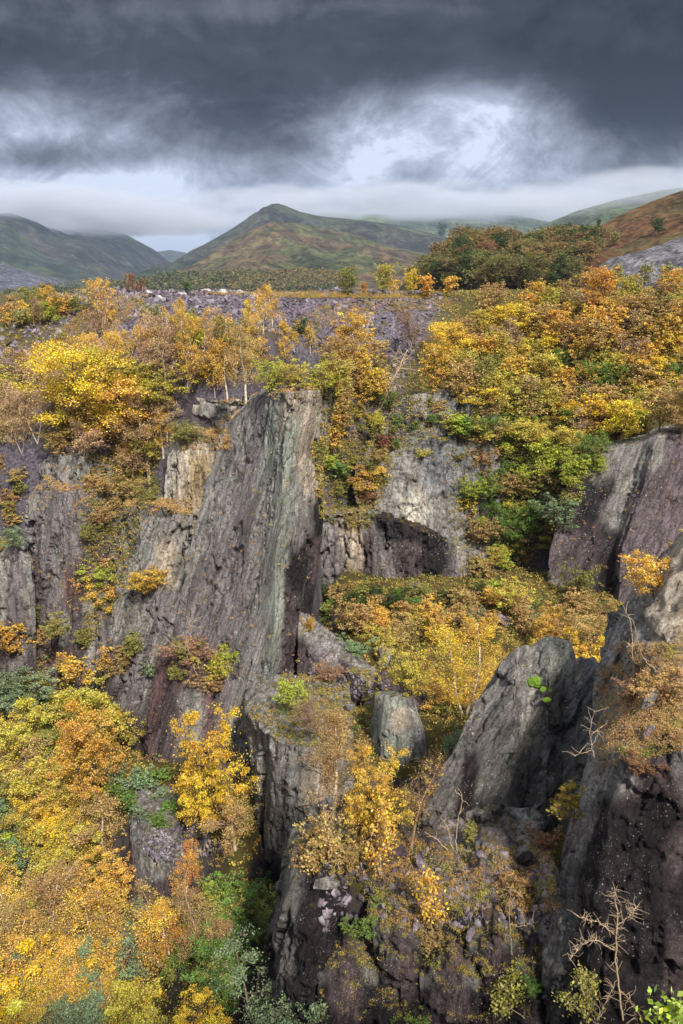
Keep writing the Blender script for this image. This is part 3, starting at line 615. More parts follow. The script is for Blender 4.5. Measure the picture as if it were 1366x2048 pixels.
def leaves(c, s, rg, flat=0.):
    n = len(c); a = rg.normal(size=(n, 3)); a[:, 2] *= 1-flat; a /= np.linalg.norm(a, axis=1, keepdims=True)
    b_ = np.cross(a, rg.normal(size=(n, 3))); b_ /= np.linalg.norm(b_, axis=1, keepdims=True)
    s = (s*rg.uniform(.6, 1.35, n))[:, None]
    V = np.stack([c-a*s*.6, c+b_*s*.38, c+a*s*.6, c-b_*s*.38], 1).reshape(-1, 3)
    return V, np.arange(n*4).reshape(n, 4)
def skeleton(kind, rg):
    """returns wood paths, radii, anchor points (unit height)"""
    W, Rr, A = [], [], []
    def curve(p0, d, L, n=6, droop=0., wob=.12):
        pts = [np.array(p0, float)]; d = np.array(d, float); d /= np.linalg.norm(d)
        for i in range(n):
            d = d+rg.normal(0, wob, 3)+np.array((0, 0, droop)); d /= np.linalg.norm(d)
            pts.append(pts[-1]+d*L/n)
        return np.array(pts)
    stems = []
    if kind in ('birch', 'maple', 'bare', 'round'):
        k = 1 if rg.random() < .6 or kind == 'maple' else 2
        for _ in range(k):
            l = rg.normal(0, .10 if k == 1 else .2, 2)
            stems.append((curve((0, 0, -.04), (l[0], l[1], 1), 1.0, 9, .05, .07), .017/k**.5, 1.))
    else:
        for i in range(rg.integers(5, 8)):
            a = rg.uniform(0, 6.28); t_ = rg.uniform(.15, .75)
            stems.append((curve((rg.normal(0, .03), rg.normal(0, .03), -.05), (math.cos(a)*t_, math.sin(a)*t_, 1), rg.uniform(.7, 1.), 8, .02, .1), .010, .8))
    for S, r0, sc2 in stems:
        m = len(S); W.append(S); Rr.append(r0*np.linspace(1.1, .15, m))
        n1 = {'birch': 30, 'maple': 22, 'bare': 22, 'round': 26}.get(kind, 13)
        for j in range(n1):
            t0 = {'birch': .25, 'maple': .22, 'bare': .3}.get(kind, .18)
            t_ = t0+(.97-t0)*(j+rg.random())/n1; q = t_*(m-1); i = int(q); p0 = S[i]+(S[min(i+1, m-1)]-S[i])*(q-i)
            az = j*2.4+rg.normal(0, .4)
            if kind == 'birch': L = .27*(1-t_)**.7*(.6+.8*min(1, (t_-t0)*6+.3))+.05; up = .9; dr = -.06
            elif kind == 'maple': L = .42*math.sqrt(max(.04, 1-((t_-.45)/.6)**2)); up = .45; dr = .02
            elif kind == 'round': L = .40*math.sqrt(max(.05, 1-((t_-.50)/.56)**2)); up = 1.0; dr = .03
            elif kind == 'bare': L = .30*(1.1-t_)+.08; up = 1.1; dr = .02
            else: L = .26*(1.15-t_)+.06; up = .6; dr = .0
            L *= rg.uniform(.65, 1.25)
            B = curve(p0, (math.cos(az), math.sin(az), up), L, 5, dr, .14)
            W.append(B); Rr.append(r0*.38*np.linspace(1, .2, 6)*(1.1-t_*.6))
            for h in range({'bare': 8, 'maple': 7}.get(kind, 6)):
                tt = rg.uniform(.3, 1.); pb = B[min(5, int(tt*5))]
                dd = (B[-1]-B[0]); dd = dd/np.linalg.norm(dd)+rg.normal(0, .6, 3); L2 = L*rg.uniform(.25, .55)
                Tw = curve(pb, dd, L2, 3, -.12 if kind == 'birch' else .0, .2)
                W.append(Tw); Rr.append(np.full(4, r0*.10))
                A.append(Tw[1:])
    return W, Rr, np.concatenate(A)
MESHES = {}
def plant_meshes(kind, lod, var):
    key = (kind, lod, var)
    if key in MESHES: return MESHES[key]
    rg = np.random.default_rng(hash((kind, var)) % 1000 if False else sum(map(ord, kind))*7+var*31)
    n, s = {('birch', 9): (15000, .0082), ('bush', 9): (30000, .0102), ('maple', 9): (17000, .0125), ('bare', 9): (800, .011), ('round', 9): (24000, .011), ('birch', 0): (8500, .0112), ('birch', 1): (3300, .018), ('birch', 2): (900, .042),
            ('bush', 0): (15000, .0145), ('bush', 1): (6000, .024), ('bush', 2): (1300, .052),
            ('maple', 0): (10500, .0165), ('maple', 1): (5000, .027), ('maple', 2): (1000, .055),
            ('bare', 0): (500, .016), ('bare', 1): (350, .022), ('bare', 2): (150, .03),
            ('round', 0): (13000, .017), ('round', 1): (6500, .025), ('round', 2): (1500, .055)}[(kind, lod)]
    W, Rr, A = skeleton(kind, rg)
    if kind in ('bush', 'round'):   # leaf mass gathered in uneven lobes round the twig ends
        cl = A[rg.integers(0, len(A), 230)]; k = rg.integers(0, 230, n); d = rg.normal(size=(n, 3)); d /= np.linalg.norm(d, axis=1, keepdims=True); d[:, 2] = np.abs(d[:, 2])*.9-.25
        c = cl[k]+d*(rg.uniform(.022, .05, 230)[k]*rg.uniform(.6, 1.05, n))[:, None]
        c[: n//4] = A[rg.integers(0, len(A), n//4)]+rg.normal(0, .028, (n//4, 3))
    elif kind == 'maple':
        cl = A[rg.integers(0, len(A), 110)]; k = rg.integers(0, 110, n); c = cl[k]+rg.normal(0, 1, (n, 3))*np.array((.045, .045, .022))
        c[: n//4] = A[rg.integers(0, len(A), n//4)]+rg.normal(0, .02, (n//4, 3))
    elif kind == 'bare':
        c = A[rg.integers(0, len(A), n)]+rg.normal(0, .008, (n, 3))
    else:
        cl = A[rg.integers(0, len(A), 220)]; k = rg.integers(0, 220, n); c = cl[k]+rg.normal(0, .019, (n, 3))*np.array((1, 1, 1.6))-np.array((0, 0, .012))
        c[: n//3] = A[rg.integers(0, len(A), n//3)]+rg.normal(0, .014, (n//3, 3))
    c[:, 2] = np.maximum(c[:, 2], .01)
    LV, LF = leaves(c, s, rg, .3 if kind == 'maple' else 0)
    if lod == 2: keep = [i for i, r in enumerate(Rr) if r[0] > .003]; W = [W[i] for i in keep]; Rr = [Rr[i] for i in keep]
    if kind == 'bare':   # fine twig haze
        for _ in range(260):
            a = A[rg.integers(0, len(A))]; W.append(np.array([a, a+rg.normal(0, .03, 3)+np.array((0, 0, .03)), a+rg.normal(0, .05, 3)+np.array((0, 0, .05))])); Rr.append(np.full(3, .0010))
    big_ = [i for i, r in enumerate(Rr) if r[0] > .0125/2**.5]; sm_ = [i for i in range(len(W)) if i not in set(big_)]
    WV, WF = tubes([W[i] for i in big_], [Rr[i] for i in big_], 3 if lod in (1, 2) else 5); nb = len(WF)
    if sm_: v_, f_ = tubes([W[i] for i in sm_], [Rr[i] for i in sm_], 3); WF = np.concatenate([WF, f_+len(WV)]); WV = np.concatenate([WV, v_])
    def me_(name, V, Fq, mt):
        o = mesh(name, V, Fq, mt); me = o.data; bpy.data.objects.remove(o); return me
    tk_ = me_('trunk', WV, WF, M[{'birch': 'bark_pale', 'bare': 'bark_twig'}.get(kind, 'bark_dark')])
    if kind == 'birch': tk_.materials.append(M['bark_twig']); tk_.polygons.foreach_set('material_index', (np.arange(len(WF)) >= nb).astype(np.int32))
    MESHES[key] = (tk_, me_('crown', LV, LF, M['leaf']))
    return MESHES[key]
COLS = dict(Y=(.82, .56, .045), y=(.60, .50, .085), o=(.80, .50, .085), O=(.76, .40, .065), b=(.56, .38, .14), p=(.64, .44, .24), l=(.50, .56, .07),
            g=(.17, .28, .055), G=(.25, .34, .18), v=(.36, .34, .085), d=(.07, .12, .035), r=(.34, .17, .09), h=(.44, .26, .15), n=(.33, .23, .085), q=(.24, .22, .07))
prnd = random.Random(5)
def plant(loc, H, kind, col, label, cat, group=None, name=None, wide=1., kindname=None, px_h=100, lean=(0, 0)):
    lod = 9 if px_h > 165 else 0 if px_h > 95 else (1 if px_h > 42 else 2)
    tm, cm = plant_meshes(kind, lod, prnd.randrange(3))
    nm = name or {'birch': 'birch_tree', 'bush': 'bush', 'maple': 'maple_tree', 'bare': 'leafless_sapling', 'round': 'broadleaf_tree'}[kind]
    e = bpy.data.objects.new(nm, None); COL.objects.link(e); e.location = loc
    e.empty_display_size = .2
    e.rotation_euler = (lean[0], lean[1], prnd.uniform(0, 6.28)); sx = H*wide*prnd.uniform(.92, 1.08); e.scale = (sx, sx, H)
    c = np.array(COLS[col])*prnd.uniform(.85, 1.12); c[1] *= prnd.uniform(.93, 1.07)
    for nm2, me in (('stems' if kind == 'bush' else 'trunk', tm), ('crown', cm)):
        o = bpy.data.objects.new(nm2, me); COL.objects.link(o); o.parent = e; o.color = (*np.clip(c, 0, .85), 1)
    tag(e, label, cat, group); return e
CAT = {'birch': 'birch tree', 'bush': 'bush', 'maple': 'maple tree', 'bare': 'sapling', 'round': 'tree'}
def place(px, py, hpx, kind, col, label, group=None, wide=1., tree=None, name=None, cat=None, lean=(0, 0)):
    q, nrm = ray(px, py, tree)
    if q is None: print('MISS', px, py, label); return None
    dcam = q.y*CP-q.z*SP; H = hpx*dcam/F/CP
    return plant(q+Vector((0, 0, -.15)), H, kind, col, label, cat or CAT[kind], group, name, wide, px_h=hpx, lean=lean)
def placeY(px, Y, H, kind, col, label, wide=1., group=None):
    x = P(px, 560, Y)[0]*1.06; q, nn = drop(x, Y)
    dcam = q.y*CP-q.z*SP
    return plant(q+Vector((0, 0, -.15)), H, kind, col, label, CAT[kind], group, wide=wide, px_h=H*F/dcam)
def inside(x, y, poly):
    r = False
    for (ax, ay), (bx, by) in zip(poly, poly[1:]+poly[:1]):
        if (ay > y) != (by > y) and x < (bx-ax)*(y-ay)/(by-ay)+ax: r = not r
    return r
def scatter(poly, n, mind, spec, hr, tree=None, wide=(1., 1.3), seed=0, group=None, ymin=0):
    """spec: list of (kind, colour, weight, label, group); hr in metres; px positions jittered, stood on the ground the ray meets"""
    rr = random.Random(seed); xs = [p[0] for p in poly]; ys = [p[1] for p in poly]; got = []; tries = 0
    while len(got) < n and tries < n*60:
        tries += 1; x = rr.uniform(min(xs), max(xs)); y = rr.uniform(min(ys), max(ys))
        if not inside(x, y, poly) or any(abs(x-a)+abs(y-b_)*1.4 < mind for a, b_ in got): continue
        q, nr = ray(x, y, tree)
        if q is None or q.y < ymin: continue
        got.append((x, y)); sp = rr.choices(spec, [s[2] for s in spec])[0]
        H = rr.uniform(*hr); dcam = q.y*CP-q.z*SP
        plant(q+Vector((0, 0, -.2)), H, sp[0], sp[1], sp[3], CAT[sp[0]], sp[4], wide=rr.uniform(*wide), px_h=H*F/dcam)
    return got
# ------------------------------------------------------------ thickets (look-alikes share a label and a group)
g1 = 'birches massed on the slope above the left cliffs'
scatter([(-60,760),(60,760),(200,750),(320,790),(345,860),(330,930),(230,930),(90,905),(-60,905)], 46, 34,
 [('birch','o',4,'orange birch in the dense thicket above the left cliffs',g1),('birch','p',4,'half bare pinkish birch in the thicket above the left cliffs',g1),('birch','b',2,'brown birch in the thicket above the left cliffs',g1),('bush','y',1,'olive yellow bush in the thicket above the left cliffs',g1)], (4., 6.2), wide=(1.2, 1.7), seed=1)
g2 = 'small birches on the slate tip'
scatter([(180,670),(330,690),(430,700),(520,720),(530,760),(430,775),(330,760),(250,730)], 24, 30,
 [('birch','o',4,'slender orange birch growing on the slate tip',g2),('birch','p',3,'thin pinkish birch growing on the slate tip',g2),('bush','v',1,'low olive bush growing on the slate tip',g2)], (2.6, 4.8), wide=(1., 1.4), seed=2)
g12 = 'scrub on the left shoulder of the plateau'
scatter([(-60,600),(150,598),(190,612),(120,650),(-60,660)], 22, 20,
 [('bush','b',3,'brown scrub on the far left shoulder below the tip',g12),('birch','o',3,'little orange birch on the far left shoulder below the tip',g12),('bush','v',2,'olive scrub on the far left shoulder below the tip',g12)], (1.8, 3.6), wide=(1.2, 1.8), seed=33)
g3 = 'autumn trees massed on the slope right of the tip'
W3 = [('round','b',4,'brownish gold tree in the wood on the right slope',g3),('round','o',4,'orange tree in the wood on the right slope',g3),('birch','p',2,'half bare tan birch in the wood on the right slope',g3),('round','y',4,'olive yellow tree in the wood on the right slope',g3),('round','v',2,'dull green tree in the wood on the right slope',g3),('maple','Y',2.,'bright yellow maple in the wood on the right slope',g3),('round','g',1,'green tree in the wood on the right slope',g3),('bush','Y',1.5,'lemon yellow bush in the wood on the right slope',g3)]
scatter([(905,680),(960,672),(1180,668),(1420,668),(1420,900),(1290,880),(1150,900),(960,850),(900,790)], 92, 34, W3, (4, 6.2), wide=(1.2, 1.6), seed=3)
scatter([(640,770),(700,760),(760,730),(770,800),(720,850),(660,880),(645,800)], 13, 34, [('round','o',3,'tan orange bush-like tree behind the fin top',g3+' fin'),('round','b',3,'brown gold tree just right of the fin top',g3+' fin'),('bush','y',1,'olive bush just right of the fin top',g3+' fin')], (3, 4.8), wide=(1.2, 1.5), seed=4)
g4 = 'trees and bushes hanging on the steep bank below the right wood'
scatter([(890,850),(1120,860),(1230,850),(1150,960),(1090,1130),(960,1160),(930,1010),(960,930)], 66, 27,
 [('bush','g',4,'green bush hanging on the steep bank under the right wood',g4),('bush','v',3,'olive bush hanging on the steep bank under the right wood',g4),('bush','l',3,'lime green bush on the steep bank under the right wood',g4),('maple','y',2,'yellow green maple on the steep bank under the right wood',g4),('bush','b',2,'brown bush on the steep bank under the right wood',g4)], (2.6, 4.8), wide=(1.2, 1.7), seed=5)
scatter([(1130,870),(1230,850),(1290,860),(1230,900),(1190,980),(1130,1020)], 12, 26, [('bush','v',2,'olive bush trailing over the left end of the purple buttress',g4+' end'),('bush','l',2,'lime green bush trailing over the left end of the purple buttress',g4+' end'),('bush','b',2,'brown bush trailing over the left end of the purple buttress',g4+' end')], (2, 3.4), wide=(1.2, 1.7), seed=25)
scatter([(650,860),(750,840),(780,900),(740,1010),(660,1010)], 14, 26, [('bush','v',2,'olive shrub on the mossy bank right of the fin',g4+' fin'),('bush','l',2,'lime shrub on the mossy bank right of the fin',g4+' fin'),('bush','b',2,'brown gold shrub on the mossy bank right of the fin',g4+' fin'),('bush','r',1,'red brown shrub on the mossy bank right of the fin',g4+' fin')], (1.6, 3), wide=(1.2, 1.7), seed=26)
g5 = 'brush along the back edge of the plateau'
scatter([(960,622),(1050,610),(1400,610),(1400,650),(1000,655),(900,650)], 24, 30, W3[:4], (2.6, 4.2), wide=(1.2, 1.6), seed=6)
g6 = 'oakwood covering the knoll'
scatter([(830,575),(850,545),(925,498),(1040,505),(1100,485),(1200,480),(1200,520),(1160,560),(1130,605),(830,602)], 215, 10,
 [('round','n',5,'russet oak in the wood covering the knoll',g6),('round','d',3,'dark green oak in the wood covering the knoll',g6),('round','q',4,'olive oak in the wood covering the knoll',g6),('round','r',.4,'brown red oak in the wood covering the knoll',g6)], (5, 11), BVH_, (1.2, 1.8), seed=7, ymin=245)
g7 = 'scrub below the grey slate fan'
scatter([(1130,570),(1366,575),(1400,600),(1130,608)], 26, 22, [('round','v',3,'olive scrub tree below the grey slate fan',g7),('round','b',3,'rusty scrub tree below the grey slate fan',g7),('round','o',1,'orange scrub tree below the grey slate fan',g7)], (4, 7), BVH_, (1., 1.4), seed=8, ymin=235)
g8 = 'birches filling the floor of the left pit'
scatter([(-80,1420),(100,1400),(230,1430),(280,1540),(190,1640),(170,1750),(190,1880),(230,2010),(210,2120),(100,2150),(-80,2150)], 40, 60,
 [('birch','o',4,'orange birch in the wood filling the left pit',g8),('bush','Y',3,'golden tree in the wood filling the left pit',g8),('bush','y',4,'olive yellow tree in the wood filling the left pit',g8),('bush','G',2.5,'grey green willow in the wood filling the left pit',g8),('bush','v',2,'olive green tree in the wood filling the left pit',g8),('bush','l',2,'lime yellow tree in the wood filling the left pit',g8),('birch','b',3,'brown thinly leaved birch in the wood filling the left pit',g8),('bush','o',3,'orange brown tree in the wood filling the left pit',g8)], (5, 7.5), wide=(1.3, 1.8), seed=9)
g9 = 'low willows on the quarry floor'
scatter([(680,1265),(760,1225),(1000,1215),(1200,1210),(1180,1245),(1040,1262),(980,1285),(840,1300),(790,1330)], 17, 40,
 [('bush','o',3,'orange willow bush on the quarry floor behind the slab',g9),('bush','b',2,'brown willow bush on the quarry floor behind the slab',g9),('bush','y',2,'pale yellow willow on the quarry floor behind the slab',g9)], (2.8, 4.2), wide=(1.2, 1.6), seed=10)
scatter([(630,1180),(760,1178),(900,1185),(1100,1190),(1200,1190),(1180,1215),(900,1222),(640,1235)], 22, 24,
 [('bush','d',2,'dark green shrub along the foot of the back wall',g9+' wall'),('bush','v',3,'olive shrub along the foot of the back wall',g9+' wall'),('bush','b',3,'brown shrub along the foot of the back wall',g9+' wall'),('bush','g',1.5,'green shrub along the foot of the back wall',g9+' wall')], (1.4, 2.8), wide=(1.3, 1.9), seed=28)
scatter([(740,800),(900,790),(980,830),(960,900),(880,960),(760,900)], 14, 30,
 [('bush','v',3,'olive shrub rooted on the upper back face',g9+' face'),('bush','y',2,'yellow olive shrub rooted on the upper back face',g9+' face'),('bush','b',2,'brown shrub rooted on the upper back face',g9+' face'),('bush','g',2,'green shrub rooted on the upper back face',g9+' face')], (1.4, 3), wide=(1.3, 1.9), seed=29)
g10 = 'shrubs on the left cliffs'
for poly, n, s_ in (([(-10,930),(50,930),(60,1000),(50,1100),(-10,1110)], 8, 11), ([(190,980),(250,980),(240,1130),(190,1220),(180,1100)], 9, 12), ([(20,1220),(120,1260),(250,1330),(180,1380),(20,1330)], 9, 13), ([(225,920),(330,930),(320,1010),(240,1000)], 9, 14), ([(320,1260),(420,1330),(440,1380),(330,1400)], 4, 15)):
    scatter(poly, n, 20, [('bush','v',3,'olive shrub rooted on the left cliffs',g10),('bush','b',3,'brown shrub rooted on the left cliffs',g10),('bush','y',1,'yellow shrub rooted on the left cliffs',g10)], (1.8, 3.2), wide=(1.1, 1.6), seed=s_)
g11 = 'brambles and shrubs beside the slate embankment'
scatter([(200,1560),(350,1560),(380,1640),(230,1670)], 12, 26, [('bush','g',3,'green bramble bush above the slate embankment',g11),('bush','G',2,'grey green bramble above the slate embankment',g11)], (1., 1.9), wide=(1.8, 2.6), seed=16)
scatter([(330,1850),(480,1780),(560,1740),(540,1900),(450,2000),(340,1980)], 20, 36, [('bush','g',4,'green bush right of the slate embankment',g11),('bush','l',1,'lime green bush right of the slate embankment',g11),('bush','v',2,'olive bush right of the slate embankment',g11)], (1.6, 2.8), wide=(1.4, 2.), seed=17)
scatter([(210,640),(400,630),(560,650),(640,690),(600,740),(400,700),(240,690)], 16, 36,
 [('birch','o',4,'slender orange birch growing on the slate tip',g2),('birch','p',3,'thin pinkish birch growing on the slate tip',g2),('bush','v',1,'low olive bush growing on the slate tip',g2)], (1.8, 3.6), wide=(.9, 1.3), seed=22)
# ------------------------------------------------------------ single plants (px, base, height, kind, colour, width, label)
for r_ in [
 (698,592,50,'round','v',1.3,'round olive tree leftmost of the row on the plateau edge'),
 (727,590,22,'round','O',1.2,'small rusty bush between the olive and golden plateau trees'),
 (763,590,54,'round','y',1.2,'tall golden olive tree second of the plateau row'),
 (786,592,34,'birch','o',1.3,'thin orange birch right behind the golden olive plateau tree'),
 (822,594,46,'round','Y',1.1,'bright yellow round tree on the plateau edge'),
 (857,597,40,'round','O',1.2,'rusty orange tree between two yellow plateau trees'),
 (891,594,42,'maple','o',1.2,'small amber maple at the right end of the plateau row'),
 (375,590,24,'round','d',1.,'small dark green conifer-like bush on the tip rim'),
 (262,588,42,'birch','r',1.3,'bare reddish birch pair leaning on the tip rim'),
 (286,590,34,'birch','r',1.2,'bare brown birch right of the leaning pair on the tip rim'),
 (208,650,92,'birch','o',1.1,'tall thin orange birch at the left shoulder of the tip'),
 (105,650,46,'maple','l',1.4,'lime green small tree on the left slope of the tip'),
 (133,632,38,'maple','O',1.3,'orange small tree beside the lime one on the tip'),
 (84,656,62,'bare','p',1.2,'bare white stemmed birch left of the lime tree'),
 (50,640,40,'birch','o',1.3,'orange birch low on the far left slope'),
 (22,650,36,'birch','b',1.3,'brown birch at the far left below the tip'),
 (575,684,60,'bush','o',.8,'small flame orange conical tree alone on the slate'),
 (597,672,40,'bush','d',1.1,'dark green bush behind the flame orange conical tree'),
 (498,660,62,'birch','Y',1.2,'bright amber birch on the slate left of the mossy bank'),
 (527,664,92,'birch','o',1.1,'orange birch overtopping its amber neighbour on the slate'),
 (545,655,80,'birch','b',1.1,'brown birch just right of the tall orange one on the slate'),
 (311,640,38,'bush','v',1.2,'round olive bush on the slate below the rim'),
 (362,700,100,'birch','o',1.0,'tall orange birch in mid tip above the yellow one'),
 (384,694,62,'birch','Y',1.2,'lemon yellow birch in the middle of the tip'),
 (402,692,42,'bush','l',1.2,'yellow green bush at the foot of the lemon yellow birch'),
 (455,800,160,'birch','o',1.0,'tall golden orange birch growing on the crag left of the fin top'),
 (492,805,150,'birch','b',.95,'tall thinly leaved birch nearest the fin top'),
 (430,790,90,'birch','Y',1.3,'yellow birch low on the tan crag'),
 (330,770,120,'birch','p',1.2,'tan half bare birch above the pale buttress'),
 (375,775,90,'birch','o',1.3,'small orange birch on the tan crag edge'),
 (540,785,80,'bush','l',1.1,'lime green bush crowning the fin top'),
 (580,775,60,'bush','y',1.3,'yellow olive bush on top of the fin'),
 (628,775,48,'bush','g',1.1,'green bush at the back right corner of the fin top'),
 (160,870,185,'maple','Y',1.25,'large yellow maple spreading over the left cliff'),
 (225,900,150,'maple','o',1.3,'orange yellow maple right of the large yellow one'),
 (120,900,90,'maple','y',1.3,'lower yellow green maple boughs at the left cliff top'),
 (300,975,200,'birch','p',1.25,'pinkish birch with a long white stem beside the pale buttress'),
 (262,965,120,'birch','o',1.3,'orange birch low in front of the pinkish white stemmed one'),
 (365,885,52,'bush','v',1.5,'dark olive cushion bush capping the pale buttress'),
 (290,1190,62,'maple','o',1.5,'small orange oak clinging to the middle of the grey wall'),
 (190,1180,60,'maple','l',1.6,'lime green sapling spreading from the purple left cliff'),
 (208,1240,90,'maple','o',1.2,'orange sapling hanging under the lime one on the left cliff'),
 (112,910,60,'bush','b',1.4,'brown bush on the grey crag at left'),
 (35,1100,60,'bush','G',1.2,'blue green bush at the left edge among the cliffs'),
 (270,1000,55,'bush','b',1.6,'brown gold scrub along the grey wall top'),
 (448,1350,62,'maple','l',1.3,'bright yellow green sapling at the foot of the fin'),
 (375,1320,55,'bush','h',2.0,'rusty heather clump on top of the dark red slab'),
 (270,1310,60,'bush','v',1.3,'olive fern clump at the foot of the grey wall'),
 (300,1350,40,'bush','G',1.6,'grey green bramble at the foot of the grey wall'),
 (160,1370,95,'bush','o',1.3,'orange willow at the foot of the narrow dark spur'),
 (30,1310,90,'bush','o',1.4,'orange willow at the left edge under the cliff'),
 (20,1400,110,'bush','G',1.9,'grey green willow mass at the left edge'),
 (215,1470,150,'bush','y',1.8,'broad olive yellow willow below the cliffs'),
 (415,1660,290,'bush','Y',.72,'tall golden birch in front of the dark red slab'),
 (470,1700,130,'birch','b',1.5,'russet birch at the foot of the tall golden one'),
 (60,1560,190,'bush','y',1.3,'yellow birch at the left edge of the pit wood'),
 (180,1590,230,'bush','o',1.1,'big amber birch in the middle of the pit wood'),
 (120,1700,170,'bush','Y',1.1,'golden yellow tree left of the green brambles'),
 (210,1720,160,'birch','b',1.4,'brown leafless looking tree left of the slate embankment'),
 (185,1980,270,'birch','o',1.2,'large rusty orange birch in front of the slate embankment'),
 (238,1815,125,'bush','o',1.3,'orange bush against the left foot of the slate embankment'),
 (300,1835,95,'birch','b',1.4,'thin russet birch before the face of the slate embankment'),
 (372,1800,110,'birch','O',1.2,'rusty birch at the right foot of the slate embankment'),
 (70,1990,260,'birch','b',1.4,'large brown orange birch near the lower left edge'),
 (345,1960,190,'birch','O',1.0,'slim rusty birch with a pale stem right of the embankment'),
 (390,1920,200,'birch','b',1.0,'thin brown birch leaning over the green bushes'),
 (90,2130,220,'bush','G',1.6,'grey green willow in the bottom left corner'),
 (290,2150,250,'bush','y',1.2,'yellow green willow at the bottom of the picture'),
 (390,2140,190,'bush','Y',1.1,'bright yellow willow at the bottom of the picture'),
 (545,2150,270,'bush','G',1.5,'large grey green willow at the foot of the ledge wall'),
 (655,1240,60,'bush','g',1.3,'dark green bush tucked behind the fin foot'),
 (617,1262,44,'bush','o',.7,'narrow orange bush peeping out behind the fin foot'),
 (720,1262,95,'bush','b',1.1,'brown gold willow against the purple back wall'),
 (790,1220,56,'bush','d',1.3,'dark green rhododendron at the foot of the back wall'),
 (900,1215,48,'bush','d',1.3,'dark green bush right of the rhododendron under the wall'),
 (945,1260,52,'bush','G',1.3,'blue green bush left of the tilted purple boulder'),
 (1050,1240,42,'bush','G',1.6,'blue green low bush right of the tilted purple boulder'),
 (990,1205,38,'maple','l',1.5,'lime green sapling above the purple boulder'),
 (715,1310,50,'bush','G',1.9,'pale blue green bramble behind the slanting slab'),
 (850,1240,58,'bush','o',1.6,'orange bush row under the back wall'),
 (930,1430,200,'birch','Y',1.15,'lemon yellow birch standing clear on the quarry floor'),
 (825,1390,145,'bush','y',1.0,'olive gold birch left of the lemon yellow one'),
 (880,1420,110,'bush','o',1.1,'orange birch between olive gold and lemon yellow ones'),
 (1310,1195,95,'maple','o',1.1,'amber sapling standing on the stepped outcrop'),
 (1160,1195,90,'bush','v',1.0,'olive shrub at the foot of the purple triangular slab'),
 (1175,830,90,'round','g',1.3,'fresh green tree in the middle of the right wood'),
 (1250,870,90,'maple','l',1.5,'fresh lime green tree above the purple buttress'),
 (950,830,70,'maple','Y',1.8,'golden yellow maple near the leafless grey tree'),
 (935,760,110,'maple','Y',1.1,'golden yellow maple left in the right wood'),
 (985,920,100,'maple','y',1.7,'large yellow green maple on the bank'),
 (1110,970,95,'maple','l',1.5,'lime maple low on the bank'),
 (1000,1090,110,'bush','g',1.3,'broad green tree low on the bank'),
 (1120,1060,80,'bush','G',1.3,'blue green bush on the mossy rib'),
 (1190,640,85,'round','O',1.3,'orange round crowned tree on the skyline of the right wood'),
 (1345,610,60,'round','O',1.2,'orange tree at the right edge of the skyline'),
 (840,715,95,'bare','h',1.6,'grey leafless tree at the edge of the right wood'),
 (700,760,110,'round','o',1.3,'tan orange tree right of the fin top'),
 (865,790,90,'round','o',1.1,'salmon orange tree beside the fallen dead tree'),
 (680,955,36,'maple','g',1.6,'green sapling on the ledge right of the fin'),
 (725,990,60,'maple','o',1.5,'orange sapling on the ledge right of the fin'),
 (665,900,90,'bush','o',.9,'orange shrub tucked against the right side of the fin'),
 (668,1640,235,'birch','b',1.1,'slender white stemmed birch on the shelf with thin brown leaves'),
 (742,1660,200,'bush','o',.9,'golden orange birch crown on the shelf beside the slender birch'),
 (820,1700,200,'bare','o',1.1,'sparse orange leaved sapling in front of the big grey slab'),
 (640,1590,160,'bare','h',1.3,'brown twiggy sapling left of the slender birch'),
 (650,1470,100,'bare','r',1.9,'tangle of reddish bare brush in the saddle'),
 (590,1420,80,'bush','l',1.1,'lime yellow bush between the fin and the flat topped block'),
 (650,1360,45,'bush','h',1.5,'pinkish brown scrub on the slanting slab'),
 (900,1510,60,'bush','G',1.2,'green bush in the gap left of the big grey slab'),
 (890,1430,50,'bush','v',1.3,'olive bush on the floor behind the green block'),
 (1150,1640,105,'bush','y',1.3,'straggly yellow green bush on the right side of the big slab'),
 (1330,1410,95,'bush','b',1.3,'brown gorse clump on the outcrop at the right edge'),
 (1260,1400,60,'bush','h',1.6,'rusty heather clump on the stepped outcrop'),
 (1290,1540,50,'bush','r',1.9,'red brown heather on the brink of the black cliff'),
 (650,1720,90,'bush','b',1.2,'ochre mossy scrub on the left end of the ledge'),
 (700,1725,60,'bush','b',1.4,'ochre low scrub on the ledge behind the dark wall'),
 (740,1860,60,'bush','g',1.8,'green bramble cascading down the ledge wall'),
 (850,1900,75,'bush','b',1.0,'rusty tuft on the broken ledge wall'),
 (1020,1790,70,'bush','b',1.3,'ochre scrub on the jumbled outcrop'),
 (1090,1690,55,'bush','r',1.4,'rust red fern clump under the big slab'),
 (1065,1980,60,'bush','g',1.2,'green briar on the black cliff left side'),
 (940,1680,40,'bush','v',1.4,'olive tuft at the foot of the big grey slab'),
 (690,2030,90,'bare','h',1.2,'brown twiggy plant at the foot of the ledge wall'),
 (830,2060,70,'bush','g',1.3,'dark green briar at the bottom centre'),
 ]:
    place(r_[0], r_[1], r_[2], r_[3], r_[4], r_[6], wide=r_[5], tree=BVH_)

for a_ in [(975,62,4.6,'bush','o','orange yellow birch right of the lemon yellow one',1.2), (1035,64,4.8,'bush','o','orange willow whose top shows over the left shoulder of the big slab',1.3), (1085,66,5.2,'bush','y','pale yellow willow behind the crest of the big slab',1.3), (1140,64,5.6,'bush','Y','golden willow behind the dip between slab and outcrop',1.2),
           (1190,62,6.2,'bush','o','orange willow behind the stepped outcrop',1.2), (1235,66,7.2,'bush','Y','tall yellow willow touching the left edge of the outcrop',1.0), (1215,72,6.,'bush','b','brown willow behind the tall yellow one',1.3), (1120,74,5.,'bush','o','orange willow further back on the quarry floor',1.3)]:
    placeY(*a_)
